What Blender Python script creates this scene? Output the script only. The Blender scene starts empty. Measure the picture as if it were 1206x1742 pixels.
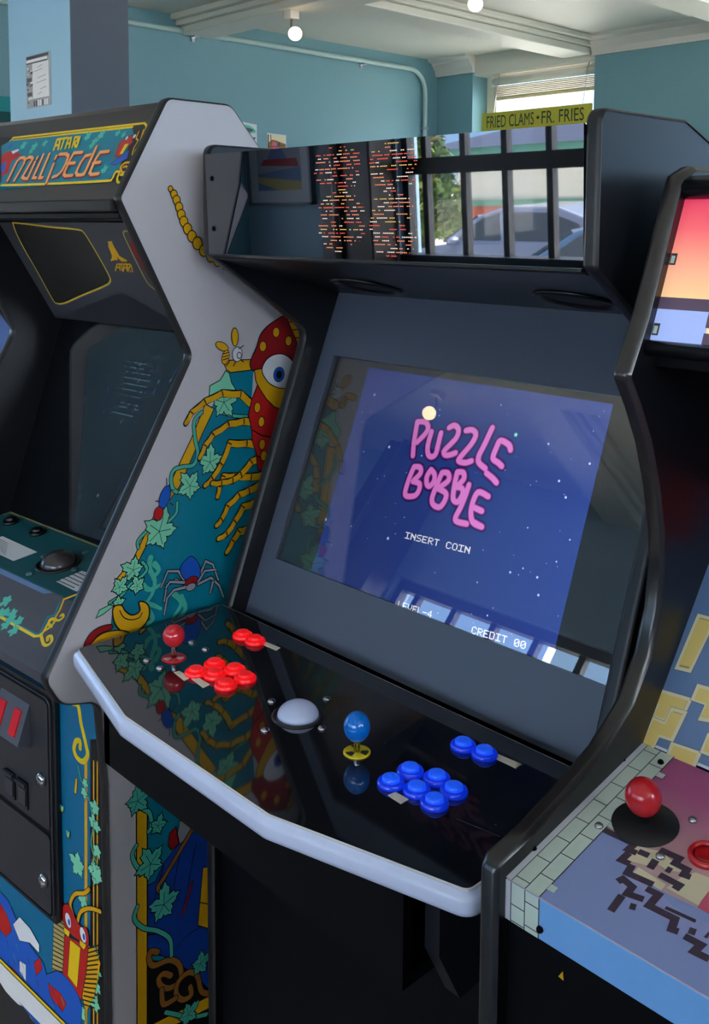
import bpy, bmesh, math, random
from mathutils import Vector, Matrix
from mathutils.geometry import tessellate_polygon
S = bpy.context.scene
COL = S.collection
R = math.radians
# ------------------------------------------------------------------ camera, world, exposure
cam = bpy.data.cameras.new('camera'); camo = bpy.data.objects.new('camera', cam); COL.objects.link(camo)
YAW, PIT, ROL, F, PY = .809135, .08933, -.0058935, 1694.2, 537.73
fw = Vector((-math.sin(YAW)*math.cos(PIT), math.cos(YAW)*math.cos(PIT), -math.sin(PIT)))
rt = Vector((math.cos(YAW), math.sin(YAW), 0)); dn = fw.cross(rt)
r2 = rt*math.cos(ROL) + dn*math.sin(ROL); d2 = -rt*math.sin(ROL) + dn*math.cos(ROL)
camo.matrix_world = Matrix(((r2.x, -d2.x, -fw.x, 0), (r2.y, -d2.y, -fw.y, 0), (r2.z, -d2.z, -fw.z, 1.65), (0, 0, 0, 1)))
cam.sensor_fit = 'VERTICAL'; cam.sensor_height = 24; cam.lens = 24*F/1742; cam.shift_x = 0; cam.shift_y = (PY-871)/1742
cam.clip_start = .02; cam.clip_end = 300
S.camera = camo
S.view_settings.view_transform = 'Standard'; S.view_settings.look = 'None'; S.view_settings.gamma = 1; S.view_settings.use_curve_mapping = False
S.view_settings.exposure = 0.5
SKY, HAZE, SUN = 2.7, 50.0, 22.0
w = bpy.data.worlds.new('sky'); S.world = w; w.use_nodes = True
SUND = Vector((.35, .40, .85)).normalized()
nt = w.node_tree; nt.nodes.clear()
def nd(t, **k):
    n = nt.nodes.new(t)
    for a, v in k.items(): setattr(n, a, v)
    return n
o_ = nd('ShaderNodeOutputWorld'); b_ = nd('ShaderNodeBackground'); b2 = nd('ShaderNodeBackground'); ad = nd('ShaderNodeAddShader'); tc = nd('ShaderNodeTexCoord')
sx = nd('ShaderNodeSeparateXYZ'); cr = nd('ShaderNodeValToRGB')
cr.color_ramp.elements[0].position = 0.0; cr.color_ramp.elements[0].color = (.40, .66, 1, 1)
cr.color_ramp.elements[1].position = .30; cr.color_ramp.elements[1].color = (.36, .62, 1, 1)
e_ = cr.color_ramp.elements.new(.42); e_.color = (1, 1, 1, 1)
# hazy lobe added high in the sky, off the sun, to light the room
dp = nd('ShaderNodeVectorMath', operation='DOT_PRODUCT'); dp.inputs[1].default_value = Vector((.46, -.36, .80)).normalized()
mx = nd('ShaderNodeMath', operation='MAXIMUM'); mx.inputs[1].default_value = 0; pw = nd('ShaderNodeMath', operation='POWER'); pw.inputs[1].default_value = 5
ml = nd('ShaderNodeMath', operation='MULTIPLY'); ml.inputs[1].default_value = HAZE
nt.links.new(tc.outputs['Generated'], sx.inputs[0]); nt.links.new(sx.outputs[2], cr.inputs[0]); nt.links.new(cr.outputs[0], b_.inputs[0])
nt.links.new(tc.outputs['Generated'], dp.inputs[0]); nt.links.new(dp.outputs['Value'], mx.inputs[0]); nt.links.new(mx.outputs[0], pw.inputs[0]); nt.links.new(pw.outputs[0], ml.inputs[0]); nt.links.new(ml.outputs[0], b2.inputs[1])
b2.inputs[0].default_value = (.90, .96, 1, 1)
b_.inputs[1].default_value = SKY; nt.links.new(b_.outputs[0], ad.inputs[0]); nt.links.new(b2.outputs[0], ad.inputs[1]); nt.links.new(ad.outputs[0], o_.inputs[0])
sl = bpy.data.lights.new('sun', 'SUN'); sl.energy = SUN; sl.angle = R(.6); sl.color = (1, .95, .86)
so = bpy.data.objects.new('sun', sl); COL.objects.link(so); so.rotation_euler = (-SUND).to_track_quat('-Z', 'Y').to_euler()
def portal(name, loc, rot, sx_, sy_):
    l = bpy.data.lights.new(name, 'AREA'); l.shape = 'RECTANGLE'; l.size = sx_; l.size_y = sy_; l.cycles.is_portal = True
    o = bpy.data.objects.new(name, l); COL.objects.link(o); o.location = loc; o.rotation_euler = rot
portal('window_daylight', (-2.83, -2.72, 1.7), (R(90), 0, R(180)), 3.1, 1.1)
portal('window_daylight', (.55, -2.72, 1.7), (R(90), 0, R(180)), 3.1, 1.1)
portal('window_daylight', (-4.9, 6.95, 2.2), (R(90), 0, 0), 1.1, 1.4)
portal('window_daylight', (3.3, 1.5, 2.3), (R(90), 0, R(-90)), 7.0, 1.2)
portal('window_daylight', (-6.0, -.48, 1.62), (R(90), 0, R(90)), 2.95, 1.24)
portal('window_daylight', (-.25, 7.0, 2.27), (R(90), 0, 0), 5.3, 1.15)
S.cycles.max_bounces = 10; S.cycles.diffuse_bounces = 5; S.cycles.glossy_bounces = 5; S.cycles.transparent_max_bounces = 12
S.cycles.caustics_reflective = False; S.cycles.caustics_refractive = False; S.cycles.sample_clamp_indirect = 8
# ------------------------------------------------------------------ materials
def lin(c):
    f = lambda x: x/12.92 if x <= .04045 else ((x+.055)/1.055)**2.4
    return tuple(f(v/255) for v in c)+(1,)
MATS = {}
def mat(name, rgb, rough=.5, metal=0, spec=.5, coat=0, emit=None, es=0, noise=.06, nscale=40, bump=0, ior=1.5, coat_rough=.05):
    if name in MATS: return MATS[name]
    m = bpy.data.materials.new(name); m.use_nodes = True
    n = m.node_tree; b = n.nodes['Principled BSDF']
    c = lin(rgb)
    t = n.nodes.new('ShaderNodeTexNoise'); t.inputs['Scale'].default_value = nscale; t.inputs['Detail'].default_value = 4
    tcn = n.nodes.new('ShaderNodeTexCoord'); n.links.new(tcn.outputs['Object'], t.inputs['Vector'])
    mx = n.nodes.new('ShaderNodeMix'); mx.data_type = 'RGBA'
    mx.inputs['A'].default_value = tuple(v*(1-noise) for v in c[:3])+(1,); mx.inputs['B'].default_value = tuple(min(1, v*(1+noise)) for v in c[:3])+(1,)
    n.links.new(t.outputs['Fac'], mx.inputs['Factor']); n.links.new(mx.outputs['Result'], b.inputs['Base Color'])
    mr = n.nodes.new('ShaderNodeMapRange'); mr.inputs['To Min'].default_value = rough*.9; mr.inputs['To Max'].default_value = min(1, rough*1.1)
    n.links.new(t.outputs['Fac'], mr.inputs['Value']); n.links.new(mr.outputs['Result'], b.inputs['Roughness'])
    b.inputs['Metallic'].default_value = metal; b.inputs['Specular IOR Level'].default_value = spec; b.inputs['IOR'].default_value = ior
    b.inputs['Coat Weight'].default_value = coat; b.inputs['Coat Roughness'].default_value = coat_rough
    if emit: b.inputs['Emission Color'].default_value = lin(emit); b.inputs['Emission Strength'].default_value = es
    if bump:
        bp = n.nodes.new('ShaderNodeBump'); bp.inputs['Strength'].default_value = bump; bp.inputs['Distance'].default_value = .002
        n.links.new(t.outputs['Fac'], bp.inputs['Height']); n.links.new(bp.outputs['Normal'], b.inputs['Normal'])
    MATS[name] = m; return m
def glass(name, ior=1.5, tint=(1, 1, 1, 1), rough=0.0):
    if name in MATS: return MATS[name]
    m = bpy.data.materials.new(name); m.use_nodes = True; n = m.node_tree; n.nodes.clear()
    o = n.nodes.new('ShaderNodeOutputMaterial'); mx = n.nodes.new('ShaderNodeMixShader'); fr = n.nodes.new('ShaderNodeFresnel')
    ge = n.nodes.new('ShaderNodeNewGeometry'); mi = n.nodes.new('ShaderNodeMix'); mi.inputs['A'].default_value = ior; mi.inputs['B'].default_value = 1/ior   # same Fresnel curve on both faces of a thin pane
    n.links.new(ge.outputs['Backfacing'], mi.inputs['Factor']); n.links.new(mi.outputs['Result'], fr.inputs[0])
    tr = n.nodes.new('ShaderNodeBsdfTransparent'); tr.inputs[0].default_value = tint; gl = n.nodes.new('ShaderNodeBsdfGlossy'); gl.inputs['Roughness'].default_value = rough
    n.links.new(fr.outputs[0], mx.inputs[0]); n.links.new(tr.outputs[0], mx.inputs[1]); n.links.new(gl.outputs[0], mx.inputs[2]); n.links.new(mx.outputs[0], o.inputs[0])
    MATS[name] = m; return m
def glow(name, rgb, strength, noise=.0):
    return mat(name, (0, 0, 0), .6, emit=rgb, es=strength, spec=.1)
BLACK = mat('black_laminate', (14, 14, 18), .34, bump=.03, nscale=300)
SATIN = mat('black_satin', (15, 15, 18), .3, coat=.15, coat_rough=.25)
DEEP = mat('matte_black', (7, 8, 12), .6, spec=.12)
NIGHT = mat('blue_black_laminate', (6, 7, 12), .5, spec=.14)
TRIMB = mat('black_rubber_trim', (30, 30, 33), .36, spec=.4)
BEZ = mat('grey_black_bezel', (80, 88, 104), .38, bump=.02, nscale=500)
WHITE_SIDE = mat('white_laminate', (198, 191, 194), .4, noise=.02)
CHROME = mat('chrome', (200, 200, 205), .15, metal=1)
ALU = mat('aluminium', (190, 190, 195), .3, metal=1)
# ------------------------------------------------------------------ mesh helpers
WM = {}
KS = {}     # true size of a cabinet relative to the drawing it was measured on
class MB:
    def __init__(s): s.v = []; s.f = []; s.m = []; s.mats = []; s.sm = []
    def mi(s, m):
        if m not in s.mats: s.mats.append(m)
        return s.mats.index(m)
    def add(s, vs, fs, m, smooth=False):
        k = len(s.v); i = s.mi(m); s.v += [Vector(p) for p in vs]
        for f in fs: s.f.append([k+a for a in f]); s.m.append(i); s.sm.append(smooth)
        return s
    def box(s, a, b, m):
        x0, y0, z0 = a; x1, y1, z1 = b
        if x0 > x1: x0, x1 = x1, x0
        if y0 > y1: y0, y1 = y1, y0
        if z0 > z1: z0, z1 = z1, z0
        vs = [(x0,y0,z0),(x1,y0,z0),(x1,y1,z0),(x0,y1,z0),(x0,y0,z1),(x1,y0,z1),(x1,y1,z1),(x0,y1,z1)]
        return s.add(vs, [(3,2,1,0),(4,5,6,7),(0,1,5,4),(1,2,6,5),(2,3,7,6),(3,0,4,7)], m)
    def prism(s, poly, p0, p1, m, f=None):
        # poly of (a,b); f maps (t,a,b) to a point; default extrudes a (y,z) profile along x
        f = f or (lambda t, a, b: (t, a, b))
        n = len(poly); vs = [f(p0, a, b) for a, b in poly]+[f(p1, a, b) for a, b in poly]
        tri = tessellate_polygon([[Vector((a, b, 0)) for a, b in poly]])
        fs = [tuple(t) for t in tri]+[tuple(n+i for i in reversed(t)) for t in tri]
        fs += [(i, (i+1) % n, n+(i+1) % n, n+i) for i in range(n)]
        return s.add(vs, fs, m)
    def lathe(s, prof, c, m, n=28, axis=(0, 0, 1)):
        q = Vector((0, 0, 1)).rotation_difference(Vector(axis)); c = Vector(c); vs = []; fs = []
        for r, z in prof:
            for i in range(n):
                a = 2*math.pi*i/n; vs.append(c+q @ Vector((r*math.cos(a), r*math.sin(a), z)))
        for j in range(len(prof)-1):
            for i in range(n): fs.append((j*n+i, j*n+(i+1) % n, (j+1)*n+(i+1) % n, (j+1)*n+i))
        if prof[-1][0] > 1e-6: fs.append(tuple((len(prof)-1)*n+i for i in range(n)))
        if prof[0][0] > 1e-6: fs.append(tuple(reversed(range(n))))
        return s.add(vs, fs, m, True)
    def ball(s, c, r, m, sc=(1, 1, 1), n=24, k=14):
        pr = [(max(r*math.sin(math.pi*i/k), 1e-7)*sc[0], -r*math.cos(math.pi*i/k)*sc[2]) for i in range(k+1)]
        return s.lathe(pr, c, m, n)
    def tube(s, pts, r, m, n=10, closed=False):
        P = [Vector(p) for p in pts]; vs = []; fs = []; k = len(P); up = None
        for i, p in enumerate(P):
            a = P[i-1] if (i or closed) else p; b = P[(i+1) % k] if (i < k-1 or closed) else p
            d = (b-a).normalized()
            if up is None: up = d.orthogonal().normalized()
            up = (up-d*up.dot(d)).normalized(); w_ = d.cross(up)
            for j in range(n):
                t = 2*math.pi*j/n; vs.append(p+(up*math.cos(t)+w_*math.sin(t))*r)
        for i in range(k if closed else k-1):
            for j in range(n): fs.append((i*n+j, i*n+(j+1) % n, ((i+1) % k)*n+(j+1) % n, ((i+1) % k)*n+j))
        if not closed: fs += [tuple(reversed(range(n))), tuple((k-1)*n+j for j in range(n))]
        return s.add(vs, fs, m, True)
    def strip(s, prof, x0, x1, m, bulge=.004, closed=False, f=None):
        # rounded edge trim that follows a (y,z) profile across x0..x1
        f = f or (lambda x, a, b: (x, a, b)); n = len(prof); nr = []
        for i in range(n):
            a = prof[i-1] if (i or closed) else prof[i]; b = prof[(i+1) % n] if (i < n-1 or closed) else prof[i]
            dx_, dy_ = b[0]-a[0], b[1]-a[1]; L = math.hypot(dx_, dy_) or 1; nr.append((dy_/L, -dx_/L))
        K = 7; vs = []; fs = []
        for i in range(n):
            for j in range(K):
                t = j/(K-1); h = bulge*math.sqrt(max(0, 1-(2*t-1)**4))-.0004 if 0 < j < K-1 else -.0006
                vs.append(f(x0+(x1-x0)*t, prof[i][0]+nr[i][0]*h, prof[i][1]+nr[i][1]*h))
        for i in range(n if closed else n-1):
            for j in range(K-1): fs.append((i*K+j, i*K+j+1, ((i+1) % n)*K+j+1, ((i+1) % n)*K+j))
        return s.add(vs, fs, m, True)
    def build(s, name, parent=None, world=False, bevel=0, seg=2, solid=True):
        me = bpy.data.meshes.new(name)
        M = WM[parent].inverted() if (parent and world) else None
        root = parent
        while root and root.parent: root = root.parent
        k = KS.get(root)
        me.from_pydata([(M @ v if M else (Vector((v.x*k, v.y*k, max(0, 1.65+(v.z-1.65)*k))) if k else v)) for v in s.v], [], s.f)
        for m in s.mats: me.materials.append(m)
        for p, i, sm in zip(me.polygons, s.m, s.sm): p.material_index = i; p.use_smooth = sm
        if solid:
            bm = bmesh.new(); bm.from_mesh(me); bmesh.ops.recalc_face_normals(bm, faces=bm.faces[:]); bm.to_mesh(me); bm.free()
        o = bpy.data.objects.new(name, me); COL.objects.link(o)
        if parent: o.parent = parent
        WM[o] = WM[parent].copy() if parent else Matrix.Identity(4)
        if bevel:
            md = o.modifiers.new('bevel', 'BEVEL'); md.width = bevel; md.segments = seg; md.limit_method = 'ANGLE'; md.angle_limit = R(40); md.harden_normals = False
        return o
def tag(o, label=None, cat=None, group=None, kind=None):
    if label: o['label'] = label
    if cat: o['category'] = cat
    if group: o['group'] = group
    if kind: o['kind'] = kind
    return o
def thing(name, loc, label, cat, group=None, rz=0):
    o = bpy.data.objects.new(name, None); COL.objects.link(o); o.location = loc; o.rotation_euler = (0, 0, rz); o.empty_display_size = .05
    WM[o] = Matrix.Translation(loc) @ Matrix.Rotation(rz, 4, 'Z'); return tag(o, label, cat, group)
def struct(name, mb, **k): return tag(mb.build(name, **k), kind='structure')
def copy_tree(o, parent=None):
    c = o.copy(); COL.objects.link(c)
    if parent: c.parent = parent
    WM[c] = WM[o].copy()
    for ch in list(o.children): copy_tree(ch, c)
    return c
def fillet(pts, rad, n=6, closed=True):
    out = []; N = len(pts)
    for i, p in enumerate(pts):
        r = rad.get(i, 0) if isinstance(rad, dict) else rad
        if not r or (not closed and i in (0, N-1)): out.append(tuple(p)); continue
        P = Vector(p); A = Vector(pts[i-1])-P; B = Vector(pts[(i+1) % N])-P
        al = A.angle(B); d = min(r/math.tan(al/2), A.length*.49, B.length*.49)
        a = P+A.normalized()*d; b = P+B.normalized()*d
        for k in range(n+1):
            t = k/n; q = a*(1-t)**2+P*2*t*(1-t)+b*t*t; out.append((q.x, q.y))
    return out
def smooth(pts, closed=False, n=5):
    P = [Vector(p) for p in pts]; N = len(P); out = []
    for i in range(N if closed else N-1):
        p1 = P[i]; p2 = P[(i+1) % N]
        p0 = P[i-1] if (i or closed) else p1; p3 = P[(i+2) % N] if (i < N-2 or closed) else p2
        for k in range(n):
            t = k/n; q = .5*((2*p1)+(p2-p0)*t+(2*p0-5*p1+4*p2-p3)*t*t+(3*p1-p0-3*p2+p3)*t**3); out.append((q.x, q.y))
    if not closed: out.append(tuple(P[-1]))
    return out
class Pl:
    def __init__(s, o, u, v): s.o = Vector(o); s.u = Vector(u).normalized(); s.v = Vector(v).normalized(); s.n = s.u.cross(s.v)
    def at(s, a, b, h=0): return s.o+s.u*a+s.v*b+s.n*h
def slope(a, b): return Pl((0, a[0], a[1]), (1, 0, 0), (0, b[0]-a[0], b[1]-a[1]))
def ell(c, rx, ry, rot=0, n=20):
    c_, s_ = math.cos(rot), math.sin(rot)
    return [(c[0]+rx*math.cos(t)*c_-ry*math.sin(t)*s_, c[1]+rx*math.cos(t)*s_+ry*math.sin(t)*c_) for t in [2*math.pi*i/n for i in range(n)]]
INK = {}
def ink(name, rgb, rough=.4, **k):
    INK[name] = mat('print_'+name, rgb, rough, noise=.03, **k); return INK[name]
class Art:
    """flat printed or painted artwork that lies on a real surface, colour over colour"""
    def __init__(s, pl, h=.0003, step=.00003): s.pl = pl; s.h = h; s.step = step; s.mb = MB()
    def m(s, c): return INK[c] if isinstance(c, str) else c
    def poly(s, pts, c):
        s.h += s.step
        tri = tessellate_polygon([[Vector((a, b, 0)) for a, b in pts]])
        fs = []
        for t in tri:
            (ax, ay), (bx, by), (cx, cy) = [pts[i] for i in t]
            fs.append(t if (bx-ax)*(cy-ay)-(by-ay)*(cx-ax) > 0 else tuple(reversed(t)))
        s.mb.add([s.pl.at(a, b, s.h) for a, b in pts], fs, s.m(c)); return s
    def stroke(s, pts, wd, c, closed=False, taper=None, cap=True):
        s.h += s.step; n = len(pts); vs = []; fs = []
        for i in range(n):
            a = pts[i-1] if (i or closed) else pts[i]; b = pts[(i+1) % n] if (i < n-1 or closed) else pts[i]
            d1 = Vector(pts[i])-Vector(a); d2_ = Vector(b)-Vector(pts[i])
            if d1.length < 1e-9: d1 = d2_
            if d2_.length < 1e-9: d2_ = d1
            if d1.length < 1e-9: d1 = d2_ = Vector((1, 0))
            t = d1.normalized()+d2_.normalized(); t = t.normalized() if t.length > 1e-6 else d1.normalized()
            nn = Vector((-t.y, t.x)); k = 1/max(.5, abs(nn.dot(Vector((-d1.y, d1.x)).normalized())))
            h = wd/2*k*(1 if not taper else taper[0]+(taper[1]-taper[0])*i/(n-1))
            p = Vector(pts[i]); vs += [p-nn*h, p+nn*h]
        for i in range(n if closed else n-1):
            j = (i+1) % n; fs.append((2*i, 2*j, 2*j+1, 2*i+1))
        s.mb.add([s.pl.at(v.x, v.y, s.h) for v in vs], fs, s.m(c))
        if cap and not closed:
            for q, kk in ((pts[0], taper[0] if taper else 1), (pts[-1], taper[1] if taper else 1)):
                e = ell(q, wd/2*kk, wd/2*kk, n=10); s.mb.add([s.pl.at(a, b, s.h) for a, b in e], [tuple(range(10))], s.m(c))
        return s
    def out(s, pts, c, wd=.004, k='black', sm=False):
        if sm: pts = smooth(pts, True)
        s.stroke(pts, wd, k, True); return s.poly(pts, c)
    def line(s, pts, wd, c, o=.003, k='black', sm=False, taper=None):
        if sm: pts = smooth(pts)
        s.stroke(pts, wd+o, k, taper=taper); return s.stroke(pts, wd, c, taper=taper)
    def leaf(s, c, r, c1='leaf', rot=0, o=.0035, vein='black', lobes=5):
        pts = []
        for i in range(lobes):
            a = rot+2*math.pi*i/lobes; g = (1.18, 1.0, .86, .86, 1.0)[i % 5]
            for da, rr in ((-.50, .66), (-.34, .80), (-.17, .84), (0, 1.08), (.17, .80), (.34, .84), (.50, .64), (math.pi/lobes, .50)):
                rr = rr*g if abs(da) < .45 else rr
                pts.append((c[0]+r*rr*math.cos(a+da), c[1]+r*rr*math.sin(a+da)))
        if o: s.stroke(pts, o, 'black', True)
        s.poly(pts, c1)
        if vein:
            for i in range(lobes):
                a = rot+2*math.pi*i/lobes; s.stroke([c, (c[0]+r*.7*math.cos(a), c[1]+r*.7*math.sin(a))], r*.035, vein, cap=False)
        return s
    def limb(s, pts, wd, c='gold', o=.0035):
        # jointed insect leg
        for i in range(len(pts)-1):
            k = 1-.45*i/(len(pts)-1); a, b = Vector(pts[i]), Vector(pts[i+1]); d = (b-a).normalized()*wd*.12
            s.stroke([a-d, b+d], wd*k+o, 'black')
        for i in range(len(pts)-1):
            k = 1-.45*i/(len(pts)-1); a, b = Vector(pts[i]), Vector(pts[i+1])
            m_ = a.lerp(b, .5); n_ = Vector((-(b-a).y, (b-a).x)).normalized()*wd*.12
            s.stroke([a, m_+n_, b], wd*k, c)
            if i: s.stroke([Vector(a)+Vector((-(b-a).y, (b-a).x)).normalized()*wd*k*.5, Vector(a)-Vector((-(b-a).y, (b-a).x)).normalized()*wd*k*.5], o*.7, 'black', cap=False)
        return s
    def build(s, name, parent, world=False): return s.mb.build(name, parent, world, solid=False)
def text_art(A, txt, c, a0, a1, H, bold=.0):
    """lettering set from a built-in font between two points on the art's plane"""
    cu = bpy.data.curves.new('t', 'FONT'); cu.body = txt; cu.size = 1; cu.offset = bold; cu.resolution_u = 3
    ob = bpy.data.objects.new('t', cu); COL.objects.link(ob); dg = bpy.context.evaluated_depsgraph_get()
    me = bpy.data.meshes.new_from_object(ob.evaluated_get(dg)); COL.objects.unlink(ob); bpy.data.objects.remove(ob)
    xs = [v.co.x for v in me.vertices]; ys = [v.co.y for v in me.vertices]; x0, x1, y0, y1 = min(xs), max(xs), min(ys), max(ys)
    u = Vector(a1)-Vector(a0); L = u.length; u.normalize(); nv = Vector((-u.y, u.x)); A.h += A.step
    vs = [Vector(a0)+u*((v.co.x-x0)/(x1-x0)*L)+nv*((v.co.y-y0)/(y1-y0)*H) for v in me.vertices]
    A.mb.add([A.pl.at(v.x, v.y, A.h) for v in vs], [tuple(p.vertices) for p in me.polygons], A.m(c))
    bpy.data.meshes.remove(me); bpy.data.curves.remove(cu)
GL = {'A':'01110 10001 10001 11111 10001 10001 10001','C':'01110 10001 10000 10000 10000 10001 01110','D':'11110 10001 10001 10001 10001 10001 11110','E':'11111 10000 10000 11110 10000 10000 11111',
 'I':'11111 00100 00100 00100 00100 00100 11111','L':'10000 10000 10000 10000 10000 10000 11111','N':'10001 11001 11101 10111 10011 10001 10001','O':'01110 10001 10001 10001 10001 10001 01110',
 'R':'11110 10001 10001 11110 10100 10010 10001','S':'01111 10000 10000 01110 00001 00001 11110','T':'11111 00100 00100 00100 00100 00100 00100','V':'10001 10001 10001 10001 01010 01010 00100',
 '0':'01110 10001 10011 10101 11001 10001 01110','-':'00000 00000 00000 11111 00000 00000 00000','4':'00010 00110 01010 10010 11111 00010 00010',' ':'0 0 0 0 0 0 0'}
def pixel_text(A, txt, c, a0, a1, H):
    u = Vector(a1)-Vector(a0); cw = u.length/(len(txt)*6-1); u.normalize(); v = Vector((-u.y, u.x)); ch = H/7; A.h += A.step
    for i, t in enumerate(txt):
        for r, row in enumerate(GL[t].split()):
            j = 0
            while j < len(row):
                if row[j] == '1':
                    k = j
                    while k < len(row) and row[k] == '1': k += 1
                    p = Vector(a0)+u*cw*(i*6+j)+v*ch*(6-r); q = p+u*cw*(k-j)
                    A.mb.add([A.pl.at(z.x, z.y, A.h) for z in (p, q, q+v*ch, p+v*ch)], [(0, 1, 2, 3)], A.m(c)); j = k
                else: j += 1
for nm, c in dict(black=(14, 14, 16), gold=(224, 166, 18), yellow=(236, 196, 20), teal=(0, 122, 146), teal2=(10, 112, 168), leaf=(128, 212, 172), leaf2=(76, 182, 158), red=(190, 28, 30), red2=(150, 22, 28),
                  blue=(24, 88, 190), navy=(16, 62, 150), white=(225, 225, 230), grey=(150, 150, 158), orange=(250, 165, 95), brown=(150, 96, 36), pink=(214, 96, 120), cream=(236, 222, 186), charcoal=(62, 62, 70),
                  mint=(216, 228, 214), line=(70, 72, 78), lilac=(150, 164, 214), dusk=(80, 66, 80), slate=(92, 116, 158), straw=(238, 208, 122), straw2=(180, 160, 96)).items(): ink(nm, c)
# ------------------------------------------------------------------ the room
WALL = mat('teal_blue_wall_paint', (116, 160, 172), .42, bump=.02, nscale=60, noise=.03)
WALLF = mat('grey_blue_wall_paint', (150, 178, 196), .5, noise=.03)
CEIL = mat('warm_white_ceiling_paint', (222, 220, 210), .5, noise=.02)
TRIMW = mat('white_trim_paint', (226, 222, 216), .4, noise=.02)
PIL = mat('light_blue_pillar_paint', (142, 184, 214), .5, noise=.02)
FLOOR = mat('grey_brown_floor_tiles', (104, 94, 86), .4, nscale=8, noise=.12)
DARKW = mat('dark_window_frame', (30, 30, 34), .4)
X0, X1, Y0, Y1, ZC = -5.92, 3.2, -2.6, 6.63, 3.095
struct('floor', MB().box((X0-.2, Y0-.2, -.1), (X1+.2, Y1+.6, 0), FLOOR))
struct('ceiling', MB().box((X0-.2, Y0-.2, ZC), (X1+.2, Y1+.6, ZC+.1), CEIL))
LY0, LY1, LZ0, LZ1 = -1.96, 1.0, 1.0, 2.24
b = MB(); b.box((X0-.2, LY1, 0), (X0, Y1+.6, ZC), WALL).box((X0-.2, Y0-.2, 0), (X0, LY0, ZC), WALL).box((X0-.2, LY0, 0), (X0, LY1, LZ0), WALL).box((X0-.2, LY0, LZ1), (X0, LY1, ZC), WALL); struct('wall_left', b)
RY0, RY1, RZ0, RZ1 = -2.0, 5.0, 1.7, 2.9
b = MB(); b.box((X1, Y0-.2, 0), (X1+.2, Y1+.6, RZ0), WALL).box((X1, Y0-.2, RZ1), (X1+.2, Y1+.6, ZC), WALL).box((X1, Y0-.2, RZ0), (X1+.2, RY0, RZ1), WALL).box((X1, RY1, RZ0), (X1+.2, Y1+.6, RZ1), WALL)
struct('wall_right', b)
b = MB(); b.box((X0, Y1, 0), (-5.52, Y1+.35, ZC), WALL).box((-4.325, Y1, 0), (-2.9, Y1+.35, ZC), WALL).box((-2.9, Y1, 0), (2.4, Y1+.35, 1.7), WALL).box((-2.9, Y1, 2.85), (2.4, Y1+.35, ZC), WALL).box((2.4, Y1, 0), (X1, Y1+.35, ZC), WALL)
b.box((-5.52, Y1, 0), (-4.325, Y1+.35, 1.5), WALL); b.box((-5.52, Y1+.02, 2.93), (-4.325, Y1+.35, ZC), CEIL); struct('wall_back', b)
WX = [(-4.38, -1.28), (-1.0, 2.1)]; ZS, ZT = 1.14, 2.25
b = MB(); b.box((X0, Y0-.2, 0), (X1, Y0, ZS), WALLF).box((X0, Y0-.2, ZT), (X1, Y0, ZC), WALLF).box((X0, Y0-.2, ZS), (WX[0][0], Y0, ZT), WALLF)
b.box((WX[0][1], Y0-.2, ZS), (WX[1][0], Y0, ZT), WALLF).box((WX[1][1], Y0-.2, ZS), (X1, Y0, ZT), WALLF); struct('wall_front', b)
PANE = glass('window_pane', 1.45)
for wi, (a, c) in enumerate(WX):
    b = MB(); y0, y1 = Y0-.12, Y0-.05
    b.box((a, y0-.03, ZS), (c, y1+.05, ZS+.05), DARKW).box((a, y0, ZT-.06), (c, y1, ZT), DARKW).box((a, y0, ZS), (a+.05, y1, ZT), DARKW).box((c-.05, y0, ZS), (c, y1, ZT), DARKW)
    b.box((a, y0+.005, 1.685), (c, y1-.005, 1.785), DARKW)
    x = a+.18
    while x < c-.1:
        b.box((x-.021, y0+.01, ZS+.05), (x+.021, y1-.01, ZT-.06), DARKW); x += .31
    win = struct('window_%d' % (wi+1), b)
    MB().box((a+.05, Y0-.09, ZS+.05), (c-.05, Y0-.086, ZT-.06), PANE).build('glass_pane', win)
b = MB(); xa, xb_ = X1+.05, X1+.12
b.box((X1-.02, RY0, RZ0), (xb_, RY1, RZ0+.05), DARKW).box((xa, RY0, RZ1-.06), (xb_, RY1, RZ1), DARKW)
for k in range(8): y = RY0+k*(RY1-RY0-.05)/7; b.box((xa, y, RZ0), (xb_, y+.05, RZ1), DARKW)
b2_ = MB(); b2_.box((X0-.12, LY0, LZ0), (X0+.02, LY1, LZ0+.05), DARKW).box((X0-.12, LY0, LZ1-.06), (X0-.05, LY1, LZ1), DARKW)
for k in range(4): y = LY0+k*(LY1-LY0-.05)/3; b2_.box((X0-.12, y, LZ0), (X0-.05, y+.05, LZ1), DARKW)
win = struct('window_5', b2_); MB().box((X0-.089, LY0, LZ0), (X0-.085, LY1, LZ1), PANE).build('glass_pane', win)  # unseen left window added to light the pillar front and cabinet fronts
win = struct('window_4', b); MB().box((X1+.085, RY0, RZ0), (X1+.089, RY1, RZ1), PANE).build('glass_pane', win)  # unseen right window added to throw light on the cabinet sides
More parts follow.
